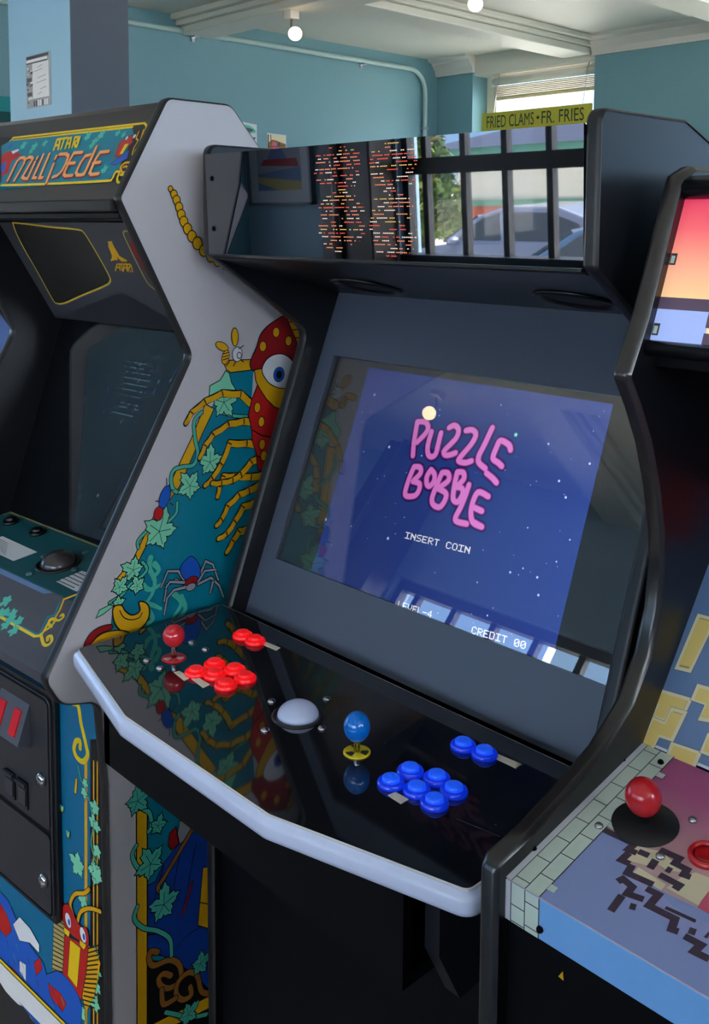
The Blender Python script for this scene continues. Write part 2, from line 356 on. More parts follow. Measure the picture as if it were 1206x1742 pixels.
# back window in its recess
b = MB(); b.box((-5.50, 6.80, 1.5), (-5.40, 6.90, 2.93), TRIMW).box((-4.43, 6.80, 1.5), (-4.325, 6.90, 2.93), TRIMW).box((-5.4, 6.80, 2.87), (-4.43, 6.90, 2.93), TRIMW).box((-5.4, 6.80, 1.5), (-4.43, 6.90, 1.58), TRIMW)
b.box((-5.40, 6.82, 2.25), (-4.43, 6.88, 2.30), TRIMW); win = struct('window_3', b); MB().box((-5.4, 6.85, 1.58), (-4.43, 6.854, 2.87), PANE).build('glass_pane', win)
struct('light_block_wall', MB().box((.95, Y0, 0), (1.05, .9, 1.72), WALLF))  # unseen half wall added to block low light from the right
b = MB(); b.box((-2.9, 6.78, 1.7), (2.4, 6.86, 1.76), TRIMW).box((-2.9, 6.78, 2.79), (2.4, 6.86, 2.85), TRIMW)
for k in range(5): x = -2.9+k*(5.3-.06)/4; b.box((x, 6.78, 1.7), (x+.06, 6.86, 2.85), TRIMW)
win = struct('window_6', b); MB().box((-2.9, 6.82, 1.76), (2.4, 6.824, 2.79), PANE).build('glass_pane', win)  # unseen second back window added to brighten the left wall and ceiling
# ceiling beams and crown mouldings
def beam(i, a, b_, axis):
    # stepped shallow box beam: wide shelf above, narrow soffit below
    m = MB()
    for e, z0, z1 in ((0, 2.965+.003*(axis == 'y'), 3.02), (.035, 3.02, 3.055), (.075, 3.055, ZC)):
        if axis == 'x': m.box((a[0], a[1]-e, z0), (b_[0], b_[1]+e, z1), CEIL)
        else: m.box((a[0]-e, a[1], z0), (b_[0]+e, b_[1], z1), CEIL)
    struct('trim_%d' % i, m, bevel=.008)
beam(1, (X0, 3.96), (X1, 4.22), 'x')
beam(2, (-4.62, 4.15), (-4.36, Y1), 'y')
beam(3, (-3.16, -2.6), (-2.9, Y1), 'y')
beam(4, (X0, 1.1), (X1, 1.36), 'x')
beam(5, (X0, -1.4), (X1, -1.14), 'x')
def crown(i, x0, x1, y):
    p = [(y, 2.955), (y-.02, 2.955), (y-.03, 2.985), (y-.035, 3.0), (y-.075, 3.045), (y-.08, 3.06), (y-.13, 3.075), (y-.13, ZC), (y, ZC)]
    struct('trim_%d' % i, MB().prism(p, x0, x1, TRIMW))
crown(6, X0, -5.50, Y1); crown(7, -4.335, X1, Y1)
# pillar with its flyer
b = MB().box((-4.365, 2.012, 0), (-3.795, 2.285, ZC), PIL); b.m[3] = b.mi(mat('slate_grey_pillar_side', (92, 98, 110), .5, noise=.02)); struct('pillar', b, bevel=.006)  # right-hand face takes a darker grey than the other faces
b = MB(); b.box((-4.87, Y0, 0), (-4.40, Y0+.22, ZC), mat('dark_brown_wood', (44, 34, 30), .35)); struct('trim_8', b, bevel=.01)
t = thing('pipe', (-4.69, Y0+.26, 0), 'dark vertical pipe beside the front windows, mirrored in the black marquee', 'pipe')
MB().tube([(-4.69, Y0+.25, .0), (-4.69, Y0+.25, ZC)], .022, mat('grey_pipe_metal', (120, 118, 116), .3, metal=.6)).build('pipe_tube', t, True)
MB().box((-4.73, Y0+.215, 2.0), (-4.65, Y0+.28, 2.03), DARKW).build('pipe_clip', t, True)
def flat_print(name, pl, quad, label, cat, paper, thick=.004, draw=None, group=None, loc=None):
    c = sum((Vector(pl.at(*q)) for q in quad), Vector())/4
    t = thing(name, c, label, cat, group)
    m = MB(); vs = [pl.at(*q, .001) for q in quad]+[pl.at(*q, thick) for q in quad]
    m.add(vs, [(3, 2, 1, 0), (4, 5, 6, 7), (0, 1, 5, 4), (1, 2, 6, 5), (2, 3, 7, 6), (3, 0, 4, 7)], paper); m.build('sheet', t, True)
    if draw:
        A = Art(pl, thick); draw(A); A.build('print', t, True)
    return t
PAPER = mat('white_paper', (226, 224, 228), .6)
def flyer(A):
    x0, x1, z0, z1 = -4.188, -3.968, 2.155, 2.378; W, H = x1-x0, z1-z0
    q = lambda a, c: (x0+a*W, z0+c*H)
    rc = lambda a, c, d, e, k: A.poly([q(a, c), q(d, c), q(d, e), q(a, e)], k)
    rc(.0, .0, 1, 1, 'grey'); rc(.02, .93, .95, .985, 'charcoal'); rc(.02, .87, .9, .92, 'white'); rc(.02, .84, .9, .865, 'charcoal')
    rc(.27, .17, .95, .84, 'white')
    random.seed(4)
    for i in range(16):
        a = random.uniform(0, .2); c = random.uniform(.02, .78); rc(a, c, a+random.uniform(.04, .1), c+random.uniform(.02, .06), random.choice(['charcoal', 'white', 'white']))
    rc(.02, .5, .24, .58, 'charcoal'); rc(.04, .23, .25, .3, 'charcoal')
    for i in range(7): rc(.3+i*.09, .02, .36+i*.09, .13, random.choice(['white', 'charcoal', 'white']))
    for a, c, d in ((.5, .75, .2), (.35, .68, .35), (.5, .55, .35), (.45, .46, .4), (.6, .33, .25), (.5, .24, .15)):
        A.stroke([q(a, c), q(a+d, c+.03)], .003, 'grey')
flat_print('flyer', Pl((0, 2.012, 0), (1, 0, 0), (0, 0, 1)), [(-4.188, 2.155), (-3.968, 2.155), (-3.968, 2.378), (-4.188, 2.378)], 'black and white paper flyer taped to the light blue pillar', 'flyer', PAPER, draw=flyer)
WL = Pl((X0, 0, 0), (0, 1, 0), (0, 0, 1))
def photo1(A):
    q = lambda *p: [(4.728+x*.183, 2.24+y*.10) for x, y in p]
    A.poly([(4.735, 2.05), (4.905, 2.05), (4.905, 2.335), (4.735, 2.335)], 'cream'); A.poly(q((.02, -.9), (.98, -.9), (.98, .35), (.7, .45), (.5, .55), (.25, .6), (.02, .3)), 'brown')
    A.poly(q((.22, .1), (.5, .15), (.5, .4), (.3, .45)), 'pink'); A.poly(q((.02, -.9), (.08, -.9), (.08, .95), (.02, .95)), 'charcoal'); A.stroke(q((.2, .3), (.18, .95)), .007, 'charcoal'); A.stroke(q((.03, .12), (.55, .08)), .006, 'red2')
    A.poly(q((.55, .1), (.7, .15), (.68, .45), (.55, .4)), 'charcoal'); A.stroke(q((.7, .2), (.95, .25)), .006, 'charcoal'); A.poly(q((.2, -.4), (.8, -.4), (.6, .05), (.3, .05)), 'pink')
def photo2(A):
    A.poly([(4.40, 1.9), (4.62, 1.9), (4.62, 2.40), (4.40, 2.40)], 'white'); A.poly(smooth([(4.46, 2.345), (4.50, 2.385), (4.55, 2.39), (4.60, 2.37), (4.62, 2.345), (4.56, 2.33), (4.50, 2.33)], True), 'leaf2')
    A.poly(smooth([(4.47, 2.345), (4.53, 2.372), (4.60, 2.357), (4.54, 2.338)], True), 'charcoal'); A.stroke([(4.545, 2.345), (4.55, 2.2)], .014, 'charcoal'); A.poly([(4.46, 2.26), (4.53, 2.265), (4.535, 2.30), (4.47, 2.30)], 'pink')
    A.poly([(4.575, 1.95), (4.61, 1.95), (4.61, 2.295), (4.575, 2.29)], 'teal'); A.stroke([(4.57, 2.295), (4.615, 2.302)], .01, 'navy')
flat_print('photo_print', WL, [(4.728, 2.04), (4.911, 2.04), (4.911, 2.342), (4.728, 2.347)], 'small brownish photo print on blue wall, right one of two above the mirrored marquee', 'photo', PAPER, draw=photo1)
flat_print('photo_print', WL, [(4.39, 1.89), (4.63, 1.89), (4.63, 2.40), (4.39, 2.42)], 'photo print with a dark green palm tree shape peeking over white cabinet top', 'photo', PAPER, draw=photo2)
def note(A): A.poly([(-4.195, 2.04), (-3.975, 2.04), (-3.975, 2.085), (-4.195, 2.095)], 'grey'); A.poly([(-4.195, 2.085), (-4.10, 2.085), (-4.12, 2.10), (-4.195, 2.10)], 'charcoal'); A.poly([(-4.06, 2.08), (-3.98, 2.08), (-3.98, 2.096), (-4.06, 2.096)], 'white')
flat_print('flyer', Pl((0, 2.012, 0), (1, 0, 0), (0, 0, 1)), [(-4.20, 1.87), (-3.969, 1.87), (-3.969, 2.10), (-4.20, 2.104)], 'second flyer lower on the pillar, only its top edge above the header', 'flyer', PAPER, draw=note)
# conduit on the left wall
t = thing('conduit_pipe', (X0+.03, 5, 2.98), 'thin pale conduit pipe bent down along the blue left wall', 'pipe')
cx = X0+.032
path = [(cx, 1.2, 2.985), (cx, 3.5, 2.985), (cx, 6.25, 2.985)]+[(cx, 6.25+.19*math.sin(a), 2.795+.19*math.cos(a)) for a in [R(k*11.25) for k in range(1, 9)]]+[(cx, 6.44, .3)]
MB().tube(path, .02, mat('pale_conduit', (170, 196, 196), .35), 12).build('pipe_tube', t, True)
for y in (4.07, 5.7): MB().box((X0, y-.02, 2.955), (cx+.022, y+.02, 2.965), ALU).box((X0, y-.012, 2.955), (X0+.008, y+.012, 2.93), ALU).build('pipe_strap', t, True)
MB().box((X0, 6.415, 2.49), (cx+.024, 6.465, 2.51), ALU).build('pipe_strap', t, True)
# window blind
t = thing('window_blind', (-4.9, 6.76, 2.9), 'rolled white blind with bunched slats at the top of the back window', 'blind')
SLAT = mat('cream_blind_slats', (196, 186, 166), .5)
MB().tube([(-5.38, 6.74, 2.872), (-4.34, 6.74, 2.872)], .034, TRIMW, 16).build('roller_tube', t, True)
MB().box((-5.40, 6.71, 2.835), (-5.37, 6.80, 2.915), TRIMW).build('bracket', t, True)
b = MB()
for k in range(7): b.box((-5.39, 6.755, 2.745+k*.014), (-4.34, 6.797, 2.752+k*.014), SLAT)
b.box((-5.39, 6.76, 2.72), (-4.34, 6.79, 2.742), SLAT); b.build('slats', t, True)
# yellow sign hung in the recess
SGY = mat('yellow_sign_enamel', (196, 186, 62), .4)
t = thing('sign', (-4.87, 6.66, 2.45), 'long yellow sign reading FRIED CLAMS - FR. FRIES hung across the back window', 'sign')
MB().box((-5.40, 6.61, 2.452), (-4.335, 6.635, 2.602), SGY).build('board', t, True, bevel=.004)
A = Art(Pl((0, 6.61, 0), (1, 0, 0), (0, 0, 1)), .0006, .0001); ink('sign_green', (34, 60, 44))
text_art(A, 'FRIED CLAMS', 'sign_green', (-5.345, 2.475), (-4.865, 2.475), .1, 0); A.poly(ell((-4.825, 2.528), .014, .012), 'sign_green'); text_art(A, 'FR. FRIES', 'sign_green', (-4.79, 2.475), (-4.395, 2.475), .1, 0)
A.build('lettering', t, True)
for x in (-5.3, -4.43): MB().tube([(x, 6.64, 2.595), (x, 6.70, 2.90), (x, 6.72, 2.93)], .003, ALU, 6).build('hanging_wire', t, True)
# ceiling spot lamps
BULB = glow('warm_bulb', (255, 214, 160), 6)
def spot(loc, label, tip):
    t = thing('spot_lamp', loc, label, 'lamp', None); x, y, z = loc
    MB().box((x-.035, y-.035, z-.05), (x+.035, y+.035, z), TRIMW).build('mount', t, True, bevel=.006)
    e = Vector(loc)+Vector(tip); MB().tube([(x, y, z-.05), (x+.02, y-.02, z-.09), tuple(e)], .008, ALU, 8).build('arm', t, True)
    d = (Vector((0, 0, 1.6))-e).normalized(); e2 = e+d*.0
    MB().lathe([(.02, -.05), (.03, -.03), (.032, 0)], e2, ALU, 16, d).build('socket', t, True)
    MB().lathe([(.024, 0), (.037, .012), (.042, .030), (.037, .048), (.022, .058), (.0001, .062)], e2, BULB, 20, d).build('bulb', t, True)
spot((-4.79, 4.02, 2.965), 'white spot lamp on a bent arm under the nearer ceiling beam', (.07, -.03, -.15))
spot((-3.70, 4.45, ZC), 'spot lamp at the top edge of the photo, partly cut off', (.03, -.03, -.2))
spot((-3.92, -1.62, ZC), 'spot lamp behind the viewer, mirrored in the blue screen as a small bright disc', (.0, .0, -.16))
t = thing('hanging_bulb', (-5.6, 2.62, 2.36), 'tiny bright round bulb hanging at far left behind the pillar', 'lamp')
MB().ball((-5.6, 2.62, 2.36), .03, BULB).build('bulb', t, True); MB().tube([(-5.6, 2.62, 2.385), (-5.6, 2.62, ZC)], .004, DEEP, 6).build('cord', t, True)
b = MB(); b.box((X0, 2.4, 1.9), (X0+.05, 3.0, 2.33), mat('teal_cloth', (10, 78, 80), .8)); b.box((X0, 2.4, 2.33), (X0+.06, 3.0, 2.42), mat('bright_teal_band', (0, 140, 150), .6)); b.box((X0, 2.4, 1.4), (X0+.055, 3.0, 2.15), mat('dark_green_cloth', (60, 96, 20), .8)); tag(b.build('wall_hanging'), 'teal and green wall hanging at the left edge beyond the pillar', 'wall hanging')
# framed picture on the front wall (mirrored in the marquee)
t = thing('framed_picture', (-5.5, Y0+.02, 1.75), 'framed seaside picture with white mount, seen mirrored in the black marquee', 'picture')
MB().box((-5.84, Y0, 1.53), (-5.16, Y0+.03, 2.12), mat('pale_picture_mount', (196, 196, 200), .6)).build('mount', t, True)
b = MB()
for p, q in (((-5.85, 1.515), (-5.15, 1.535)), ((-5.85, 2.11), (-5.15, 2.13)), ((-5.85, 1.515), (-5.83, 2.13)), ((-5.17, 1.515), (-5.15, 2.13))): b.box((p[0], Y0, p[1]), (q[0], Y0+.045, q[1]), mat('grey_frame', (120, 120, 124), .4))
b.build('frame', t, True)
A = Art(Pl((0, Y0+.031, 0), (-1, 0, 0), (0, 0, 1)), .0008)
A.poly([(5.26, 1.62), (5.74, 1.62), (5.74, 2.04), (5.26, 2.04)], 'grey'); A.poly([(5.26, 1.62), (5.74, 1.62), (5.74, 1.74), (5.26, 1.78)], 'slate'); A.poly([(5.26, 1.62), (5.5, 1.62), (5.74, 1.68), (5.74, 1.72), (5.26, 1.68)], 'straw2')
A.poly([(5.28, 1.78), (5.7, 1.80), (5.66, 1.84), (5.3, 1.84)], 'red2'); A.poly([(5.4, 1.84), (5.62, 1.84), (5.58, 1.9), (5.5, 1.97), (5.45, 1.9)], 'slate'); A.build('print', t, True)
# ------------------------------------------------------------------ shared cabinet pieces
def slab(mb, pl, a0, a1, b0, b1, h0, h1, m):
    vs = [pl.at(a, b, h) for h in (h0, h1) for a, b in ((a0, b0), (a1, b0), (a1, b1), (a0, b1))]
    return mb.add(vs, [(3, 2, 1, 0), (4, 5, 6, 7), (0, 1, 5, 4), (1, 2, 6, 5), (2, 3, 7, 6), (3, 0, 4, 7)], m)
def plate(mb, pl, poly, h0, h1, m): return mb.prism(poly, h0, h1, m, lambda t, a, b: pl.at(a, b, t))
def gradient(name, axis, p0, p1, stops, rough=.3, es=0):
    m = bpy.data.materials.new(name); m.use_nodes = True; n = m.node_tree; b = n.nodes['Principled BSDF']
    tcn = n.nodes.new('ShaderNodeTexCoord'); sp = n.nodes.new('ShaderNodeSeparateXYZ'); mr = n.nodes.new('ShaderNodeMapRange'); cr = n.nodes.new('ShaderNodeValToRGB')
    mr.inputs['From Min'].default_value = p0; mr.inputs['From Max'].default_value = p1
    el = cr.color_ramp.elements
    while len(el) < len(stops): el.new(.5)
    for e, (p, c) in zip(el, stops): e.position = p; e.color = lin(c)
    n.links.new(tcn.outputs['Object'], sp.inputs[0]); n.links.new(sp.outputs[axis], mr.inputs['Value']); n.links.new(mr.outputs['Result'], cr.inputs[0]); n.links.new(cr.outputs[0], b.inputs['Base Color'])
    b.inputs['Roughness'].default_value = rough
    if es: n.links.new(cr.outputs[0], b.inputs['Emission Color']); b.inputs['Emission Strength'].default_value = es
    return m
def button(parent, x, y, z, ring, cap, nrm=(0, 0, 1), r=.0168):
    o = MB().lathe([(r, 0), (r, .003), (r*.93, .0055), (r*.80, .0068), (r*.70, .0062), (r*.66, .003)], (x, y, z), ring, 28, nrm).build('push_button', parent, True)
    MB().lathe([(r*.64, .002), (r*.64, .0085), (r*.58, .0102), (r*.4, .0108), (.0001, .011)], (x, y, z), cap, 24, nrm).build('plunger', o, True); return o
def bolt(parent, c, nrm=(0, 0, 1), r=.0062, m=None, world=True): return MB().lathe([(r, 0), (r*.95, .0015), (r*.7, .003), (r*.3, .0037), (.0001, .0038)], c, m or CHROME, 16, nrm).build('bolt', parent, world)
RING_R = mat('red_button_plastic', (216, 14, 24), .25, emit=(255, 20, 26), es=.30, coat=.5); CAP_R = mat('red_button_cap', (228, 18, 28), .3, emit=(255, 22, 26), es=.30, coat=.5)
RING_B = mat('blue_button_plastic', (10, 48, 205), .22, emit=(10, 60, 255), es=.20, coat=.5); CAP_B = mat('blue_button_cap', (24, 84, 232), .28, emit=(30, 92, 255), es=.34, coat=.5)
# ------------------------------------------------------------------ the black cabinet in the middle
mid = thing('arcade_cabinet', (-1.0, 1.0, 0), 'large black arcade cabinet in the middle showing PUZZLE BOBBLE on its blue screen', 'arcade cabinet')
MIDP = fillet([(1.62, 0), (1.62, 1.62), (1.17, 1.7825), (.977, 1.7825), (.977, 1.605), (1.194, 1.462), (1.0157, .985), (.975, .93), (.975, 0)], {2: .02, 3: .016, 4: .008, 5: .035, 6: .03, 7: .03})
MIDF = [p for p in MIDP[1:]]
for x0, x1 in ((-1.392, -1.374), (-.645, -.627)):
    o = MB().prism(MIDP, x0, x1, BLACK).build('side_panel', mid, True); tag(o)
    MB().strip(MIDF, x0-.0015, x1+.0015, TRIMB, .0035).build('edge_trim', o, True)
XL, XR = -1.374, -.645
EPS = R(2.3)
MQ = slope((.9765, 1.604), (.9765-.164*math.tan(EPS), 1.768))
MIRR = mat('black_mirror_acrylic', (124, 124, 128), .015, metal=1, noise=0)
b = MB(); slab(b, MQ, XL, XR, .0, .164, -.004, 0, MIRR); mq = b.build('marquee', mid, True)
A = Art(MQ, .0006, .000001); random.seed(11)
LED = [glow('led_red', (235, 90, 70), .8), glow('led_orange', (240, 140, 100), .8), glow('led_yellow', (235, 190, 100), .75), glow('led_white', (245, 215, 200), .85)]
def blob(cx_, hw, b0, b1, rows):
    for r in range(rows):
        v = b0+(b1-b0)*r/(rows-1); t = abs(2*r/(rows-1)-1); half = hw*(.35+.65*math.sqrt(max(0, 1-t**3)))*random.uniform(.8, 1.05); x = cx_-half
        base = random.choice([0, 0, 1, 1, 2])
        while x < cx_+half:
            L = random.choice([.0035, .007, .010, .014, .02]); c = LED[base if random.random() < .75 else 3]
            if random.random() < .74:
                e = min(x+L, cx_+half)
                k = x
                while k < e: A.mb.add([A.pl.at(*q, A.h) for q in ((k, v), (min(k+.0026, e), v), (min(k+.0026, e), v+.0013), (k, v+.0013))], [(0, 1, 2, 3)], c); k += .0035
            x += L+random.uniform(.002, .008)
blob(-1.055, .050, .098, .158, 13); blob(-1.050, .048, .010, .094, 17); blob(-.945, .046, .098, .158, 13); blob(-.948, .045, .006, .094, 18)
tag(A.build('led_display', mid, True), 'broken rows of red and yellow light dots')
ep = MB(); plate(ep, MQ, [(-1.3738, .0), (-1.335, .0), (-1.305, .072), (-1.288, .112), (-1.277, .164), (-1.3738, .164)], .0002, .003, mat('grey_cover_plate', (70, 70, 74), .42)); ep = ep.build('mirror_cover_plate', mid, True); tag(ep, 'added grey plate for the inner side panel, with two screws')  # plate added to hide mirror reflections where the inner side panel looks grey
for z in (.042, .124): bolt(mid, MQ.at(-1.356, z, .003), tuple(MQ.n), .0045, DEEP)
b = MB(); slab(b, MQ, XL, XR, -.004, .0, -.006, .004, SATIN); b.build('marquee_lip', mid, True)
MB().prism([(.970, 1.767), (.974, 1.755), (1.17, 1.755), (1.6, 1.603), (1.6, 1.615), (1.17, 1.767)], XL, XR, BLACK).build('top_panel', mid, True)
SPK = slope((.982, 1.597), (1.2692, 1.5265)); SPK = Pl(SPK.o, (-1, 0, 0), SPK.v)
b = MB(); slab(b, SPK, -XR, -XL, 0, .296, -.012, 0, BLACK); b.build('speaker_panel', mid, True)
MESH = mat('speaker_mesh', (30, 28, 28), .5, bump=.6, nscale=900)
for x in (-1.19, -.775):
    c = SPK.at(-x, .185); n_ = tuple(SPK.n)
    o = MB().lathe([(.062, 0), (.062, .003), (.056, .006), (.050, .004), (.049, .001)], c, SATIN, 36, n_).build('speaker_grille', mid, True)
    MB().lathe([(.049, .001), (.03, .0015), (.0001, .002)], c, MESH, 32, n_).build('speaker_mesh', o, True)
BZ = slope((1.0465, .9684), (1.2692, 1.5265)); H_, = (math.hypot(.2227, .5581),)
b = MB(); b_ = (-1.338, -.664, .104, .481)
slab(b, BZ, XL, b_[0], 0, H_, -.015, 0, BEZ); slab(b, BZ, b_[1], XR, 0, H_, -.015, 0, BEZ); slab(b, BZ, b_[0], b_[1], 0, b_[2], -.015, 0, BEZ); slab(b, BZ, b_[0], b_[1], b_[3], H_, -.015, 0, BEZ)
b.build('screen_bezel', mid, True)
scr = MB(); slab(scr, BZ, b_[0], b_[1], b_[2], b_[3], -.013, -.009, mat('unlit_screen', (12, 12, 13), .6)); scr = scr.build('screen', mid, True)
GLOWB = glow('screen_blue', (44, 68, 150), .62); GLOWB2 = glow('screen_blue_deep', (20, 44, 126), .62)
def lcd(m, k=4.5):
    # liquid crystal panels dim when seen at a steep angle
    n = m.node_tree; b = n.nodes['Principled BSDF']; ge = n.nodes.new('ShaderNodeNewGeometry'); d = n.nodes.new('ShaderNodeVectorMath'); d.operation = 'DOT_PRODUCT'
    ab = n.nodes.new('ShaderNodeMath'); ab.operation = 'ABSOLUTE'; p = n.nodes.new('ShaderNodeMath'); p.operation = 'POWER'; p.inputs[1].default_value = k
    mu = n.nodes.new('ShaderNodeMath'); mu.operation = 'MULTIPLY'; mu.inputs[1].default_value = b.inputs['Emission Strength'].default_value*2.6
    n.links.new(ge.outputs['Incoming'], d.inputs[0]); n.links.new(ge.outputs['Normal'], d.inputs[1]); n.links.new(d.outputs['Value'], ab.inputs[0]); n.links.new(ab.outputs[0], p.inputs[0]); n.links.new(p.outputs[0], mu.inputs[0]); n.links.new(mu.outputs[0], b.inputs['Emission Strength'])
D0, D1, DB, DT = -1.2500, -.7560, .094+.011, .470
A = Art(BZ, -.0086, .000015); n_ = 12
A.poly([(D0, DB), (D1, DB), (D1, DT), (D0, DT)], GLOWB)
for nm, c, e in (('px_pink', (216, 124, 206), .9), ('px_magenta', (150, 36, 130), .7), ('px_white', (236, 236, 240), .9), ('px_star', (190, 200, 255), 1.0), ('px_mint', (130, 230, 200), .9), ('px_dark', (24, 30, 90), .6)): INK[nm] = glow('screen_'+nm[3:], c, e); lcd(INK[nm])
lcd(GLOWB); random.seed(5)
for k in range(70):
    x, y = random.uniform(D0+.005, D1-.005), random.uniform(DB+.005, DT-.005); r = random.choice([.0007, .0007, .001, .0014]); A.poly(ell((x, y), r, r, n=6), 'px_star')
def star(c, r, k):
    A.poly([(c[0]+(r if i % 2 == 0 else r*.45)*math.sin(math.pi*i/5), c[1]+(r if i % 2 == 0 else r*.45)*math.cos(math.pi*i/5)) for i in range(10)], k)
for c in [(-1.2176,0.4232),(-1.1509,0.3407),(-1.0996,0.1966),(-1.2489,0.1949)]: star(c, .0035, 'px_star')
star([(-0.9054,0.4011)][0], .0045, 'px_mint')
for c in [(-0.8553,0.2039),(-0.8092,0.2086),(-0.8120,0.3474),(-0.7948,0.3268),(-0.8446,0.3969),(-0.7698,0.3806),(-0.8005,0.1857)]: star(c, .0026, 'px_star')
LET = [[(-1.0940,0.3354),(-1.0996,0.3582),(-1.1041,0.3914)], [(-1.1031,0.3915),(-1.0860,0.3931),(-1.0774,0.3835),(-1.0832,0.3707),(-1.0930,0.3583)], [(-1.0685,0.3800),(-1.0687,0.3574),(-1.0634,0.3437),(-1.0546,0.3404),(-1.0479,0.3464),(-1.0479,0.3609),(-1.0486,0.3811)],
 [(-1.0349,0.3920),(-1.0257,0.3973),(-1.0154,0.3921),(-1.0154,0.3778),(-1.0313,0.3559),(-1.0299,0.3485),(-1.0204,0.3492),(-1.0089,0.3550)], [(-0.9998,0.3927),(-0.9877,0.3955),(-0.9790,0.3893),(-0.9828,0.3736),(-0.9983,0.3483),(-0.9965,0.3430),(-0.9846,0.3432),(-0.9744,0.3479)],
 [(-0.9511,0.4049),(-0.9579,0.3759),(-0.9626,0.3583),(-0.9592,0.3478),(-0.9445,0.3412)], [(-0.9076,0.3770),(-0.9131,0.3842),(-0.9299,0.3879),(-0.9341,0.3762),(-0.9355,0.3594),(-0.9237,0.3541),(-0.9158,0.3501)], [(-0.9401,0.3347),(-0.9273,0.3298),(-0.9177,0.3244)],
 [(-1.0852,0.3184),(-1.0891,0.2933),(-1.0876,0.2712),(-1.0688,0.2731),(-1.0622,0.2831),(-1.0648,0.2941),(-1.0794,0.2951)], [(-1.0852,0.3184),(-1.0727,0.3197),(-1.0683,0.3108),(-1.0785,0.2963)],
 [(-1.0488,0.3202),(-1.0532,0.3078),(-1.0491,0.2962),(-1.0423,0.2946),(-1.0366,0.3034),(-1.0392,0.3143),(-1.0488,0.3202)],
 [(-1.0250,0.3198),(-1.0284,0.3011),(-1.0314,0.2778),(-1.0254,0.2678),(-1.0116,0.2669),(-1.0050,0.2795),(-1.0075,0.2902),(-1.0259,0.2941)], [(-1.0250,0.3198),(-1.0132,0.3211),(-1.0084,0.3107),(-1.0219,0.2967)],
 [(-0.9956,0.3262),(-0.9941,0.3041),(-0.9899,0.2845),(-0.9795,0.2820),(-0.9745,0.2950),(-0.9785,0.3034),(-0.9902,0.3030)], [(-0.9956,0.3262),(-0.9841,0.3274),(-0.9798,0.3180),(-0.9894,0.3041)], [(-0.9670,0.3112),(-0.9684,0.2944),(-0.9715,0.2754),(-0.9762,0.2579),(-0.9709,0.2527),(-0.9524,0.2531)],
 [(-0.9260,0.3012),(-0.9470,0.3033),(-0.9513,0.2778),(-0.9428,0.2589),(-0.9235,0.2551)], [(-0.9487,0.2802),(-0.9308,0.2777)], [(-0.9428,0.2589),(-0.9235,0.2551)]]
LET = [smooth(l) for l in LET]
for wd, c in ((.0165, 'px_dark'), (.0125, 'px_magenta'), (.0088, 'px_pink')):
    for l in LET: A.stroke(l, wd, c)
q = [(-1.0650,0.2048),(-0.9336,0.2115)]; pixel_text(A, 'INSERT COIN', 'px_white', q[0], q[1], .0105)
q = [(-1.0422,0.1003),(-0.9725,0.1036)]; pixel_text(A, 'LEVEL-4', 'px_white', q[0], q[1], .0105)
q = [(-0.8949,0.1040),(-0.8001,0.1100)]; pixel_text(A, 'CREDIT 00', 'px_white', q[0], q[1], .0105)
A.build('screen_image', scr, True)
b = MB(); slab(b, BZ, b_[0], b_[1], b_[2], b_[3], -.005, -.002, glass('screen_glass', 1.9)); b.build('screen_glass', mid, True)
# control panel
CPP = fillet([(-1.390, 1.006), (-1.390, .7303), (-1.150, .672), (-.840, .672), (-.602, .7365), (-.602, 1.006)], {1: .008, 2: .03, 3: .03, 4: .012}, 5)
xy = lambda t, a, b: (a, b, t)
GLOSS = mat('glossy_black_panel', (26, 26, 30), .04, ior=2.3, spec=.5, noise=.05, nscale=20)
b = MB().prism(CPP, .9625, .985, SATIN, xy); cpl = b.build('control_panel', mid, True)
MB().prism([(a*.0+x, y) for a, (x, y) in enumerate(CPP)], .985, .9875, GLOSS, xy).build('panel_cover', mid, True)
tag(MB().strip(CPP, .958, .9855, mat('white_edge_moulding', (214, 220, 246), .25, coat=.3), .009, f=xy).build('edge_moulding', mid, True), 'rounded white edge moulding')
MB().strip(CPP, .9853, .9878, mat('clear_cover_edge', (214, 208, 206), .3), .0016, closed=True, f=xy).build('cover_edge', mid, True)
b = MB(); b.box((-1.366, .760, .800), (-.713, .775, .9625), NIGHT); b.box((-1.366, .760, .800), (-1.350, .99, .9625), NIGHT)
b.box((-1.366, .772, .800), (-.713, .99, .812), DEEP); b.build('control_box', mid, True)
MB().prism([(.795, .9625), (.795, .835), (.832, .765), (.985, .765), (.985, .9625)], -.712, -.690, mat('dark_grey_bracket', (34, 36, 43), .4)).build('support_bracket', mid, True)
MB().box((XL, .992, .02), (XR, 1.008, .965), NIGHT).build('front_panel', mid, True)
MB().box((XL, 1.60, .02), (XR, 1.615, 1.6), DEEP).build('back_panel', mid, True)
MB().box((XL, 1.02, .02), (XR, 1.6, .05), DEEP).build('bottom_panel', mid, True)
A = Art(Pl((0, 0, .9876), (1, 0, 0), (0, 1, 0)), .0001); INK['seam'] = mat('scratch_grey', (84, 84, 96), .5); A.stroke([(-0.6906,0.8205),(-0.6357,0.8301)], .0009, 'seam')
for c in [(-0.7507,0.7072),(-0.6522,0.8438),(-0.8607,0.8797),(-1.3145,0.9219)]: A.poly(ell(c, .0012, .0008), 'seam')
A.build('scratch_pattern', mid, True)
zc = .9876; bp = lambda x, y: (x*.9890, y*.9890)
for x, y in ((-1.2054,.8246),(-1.2078,.8607),(-1.1723,.8721),(-1.1782,.8395),(-1.1394,.8669),(-1.1404,.8322),(-1.2650,.9580),(-1.2346,.9598)): button(mid, *bp(x, y), zc, RING_R, CAP_R)
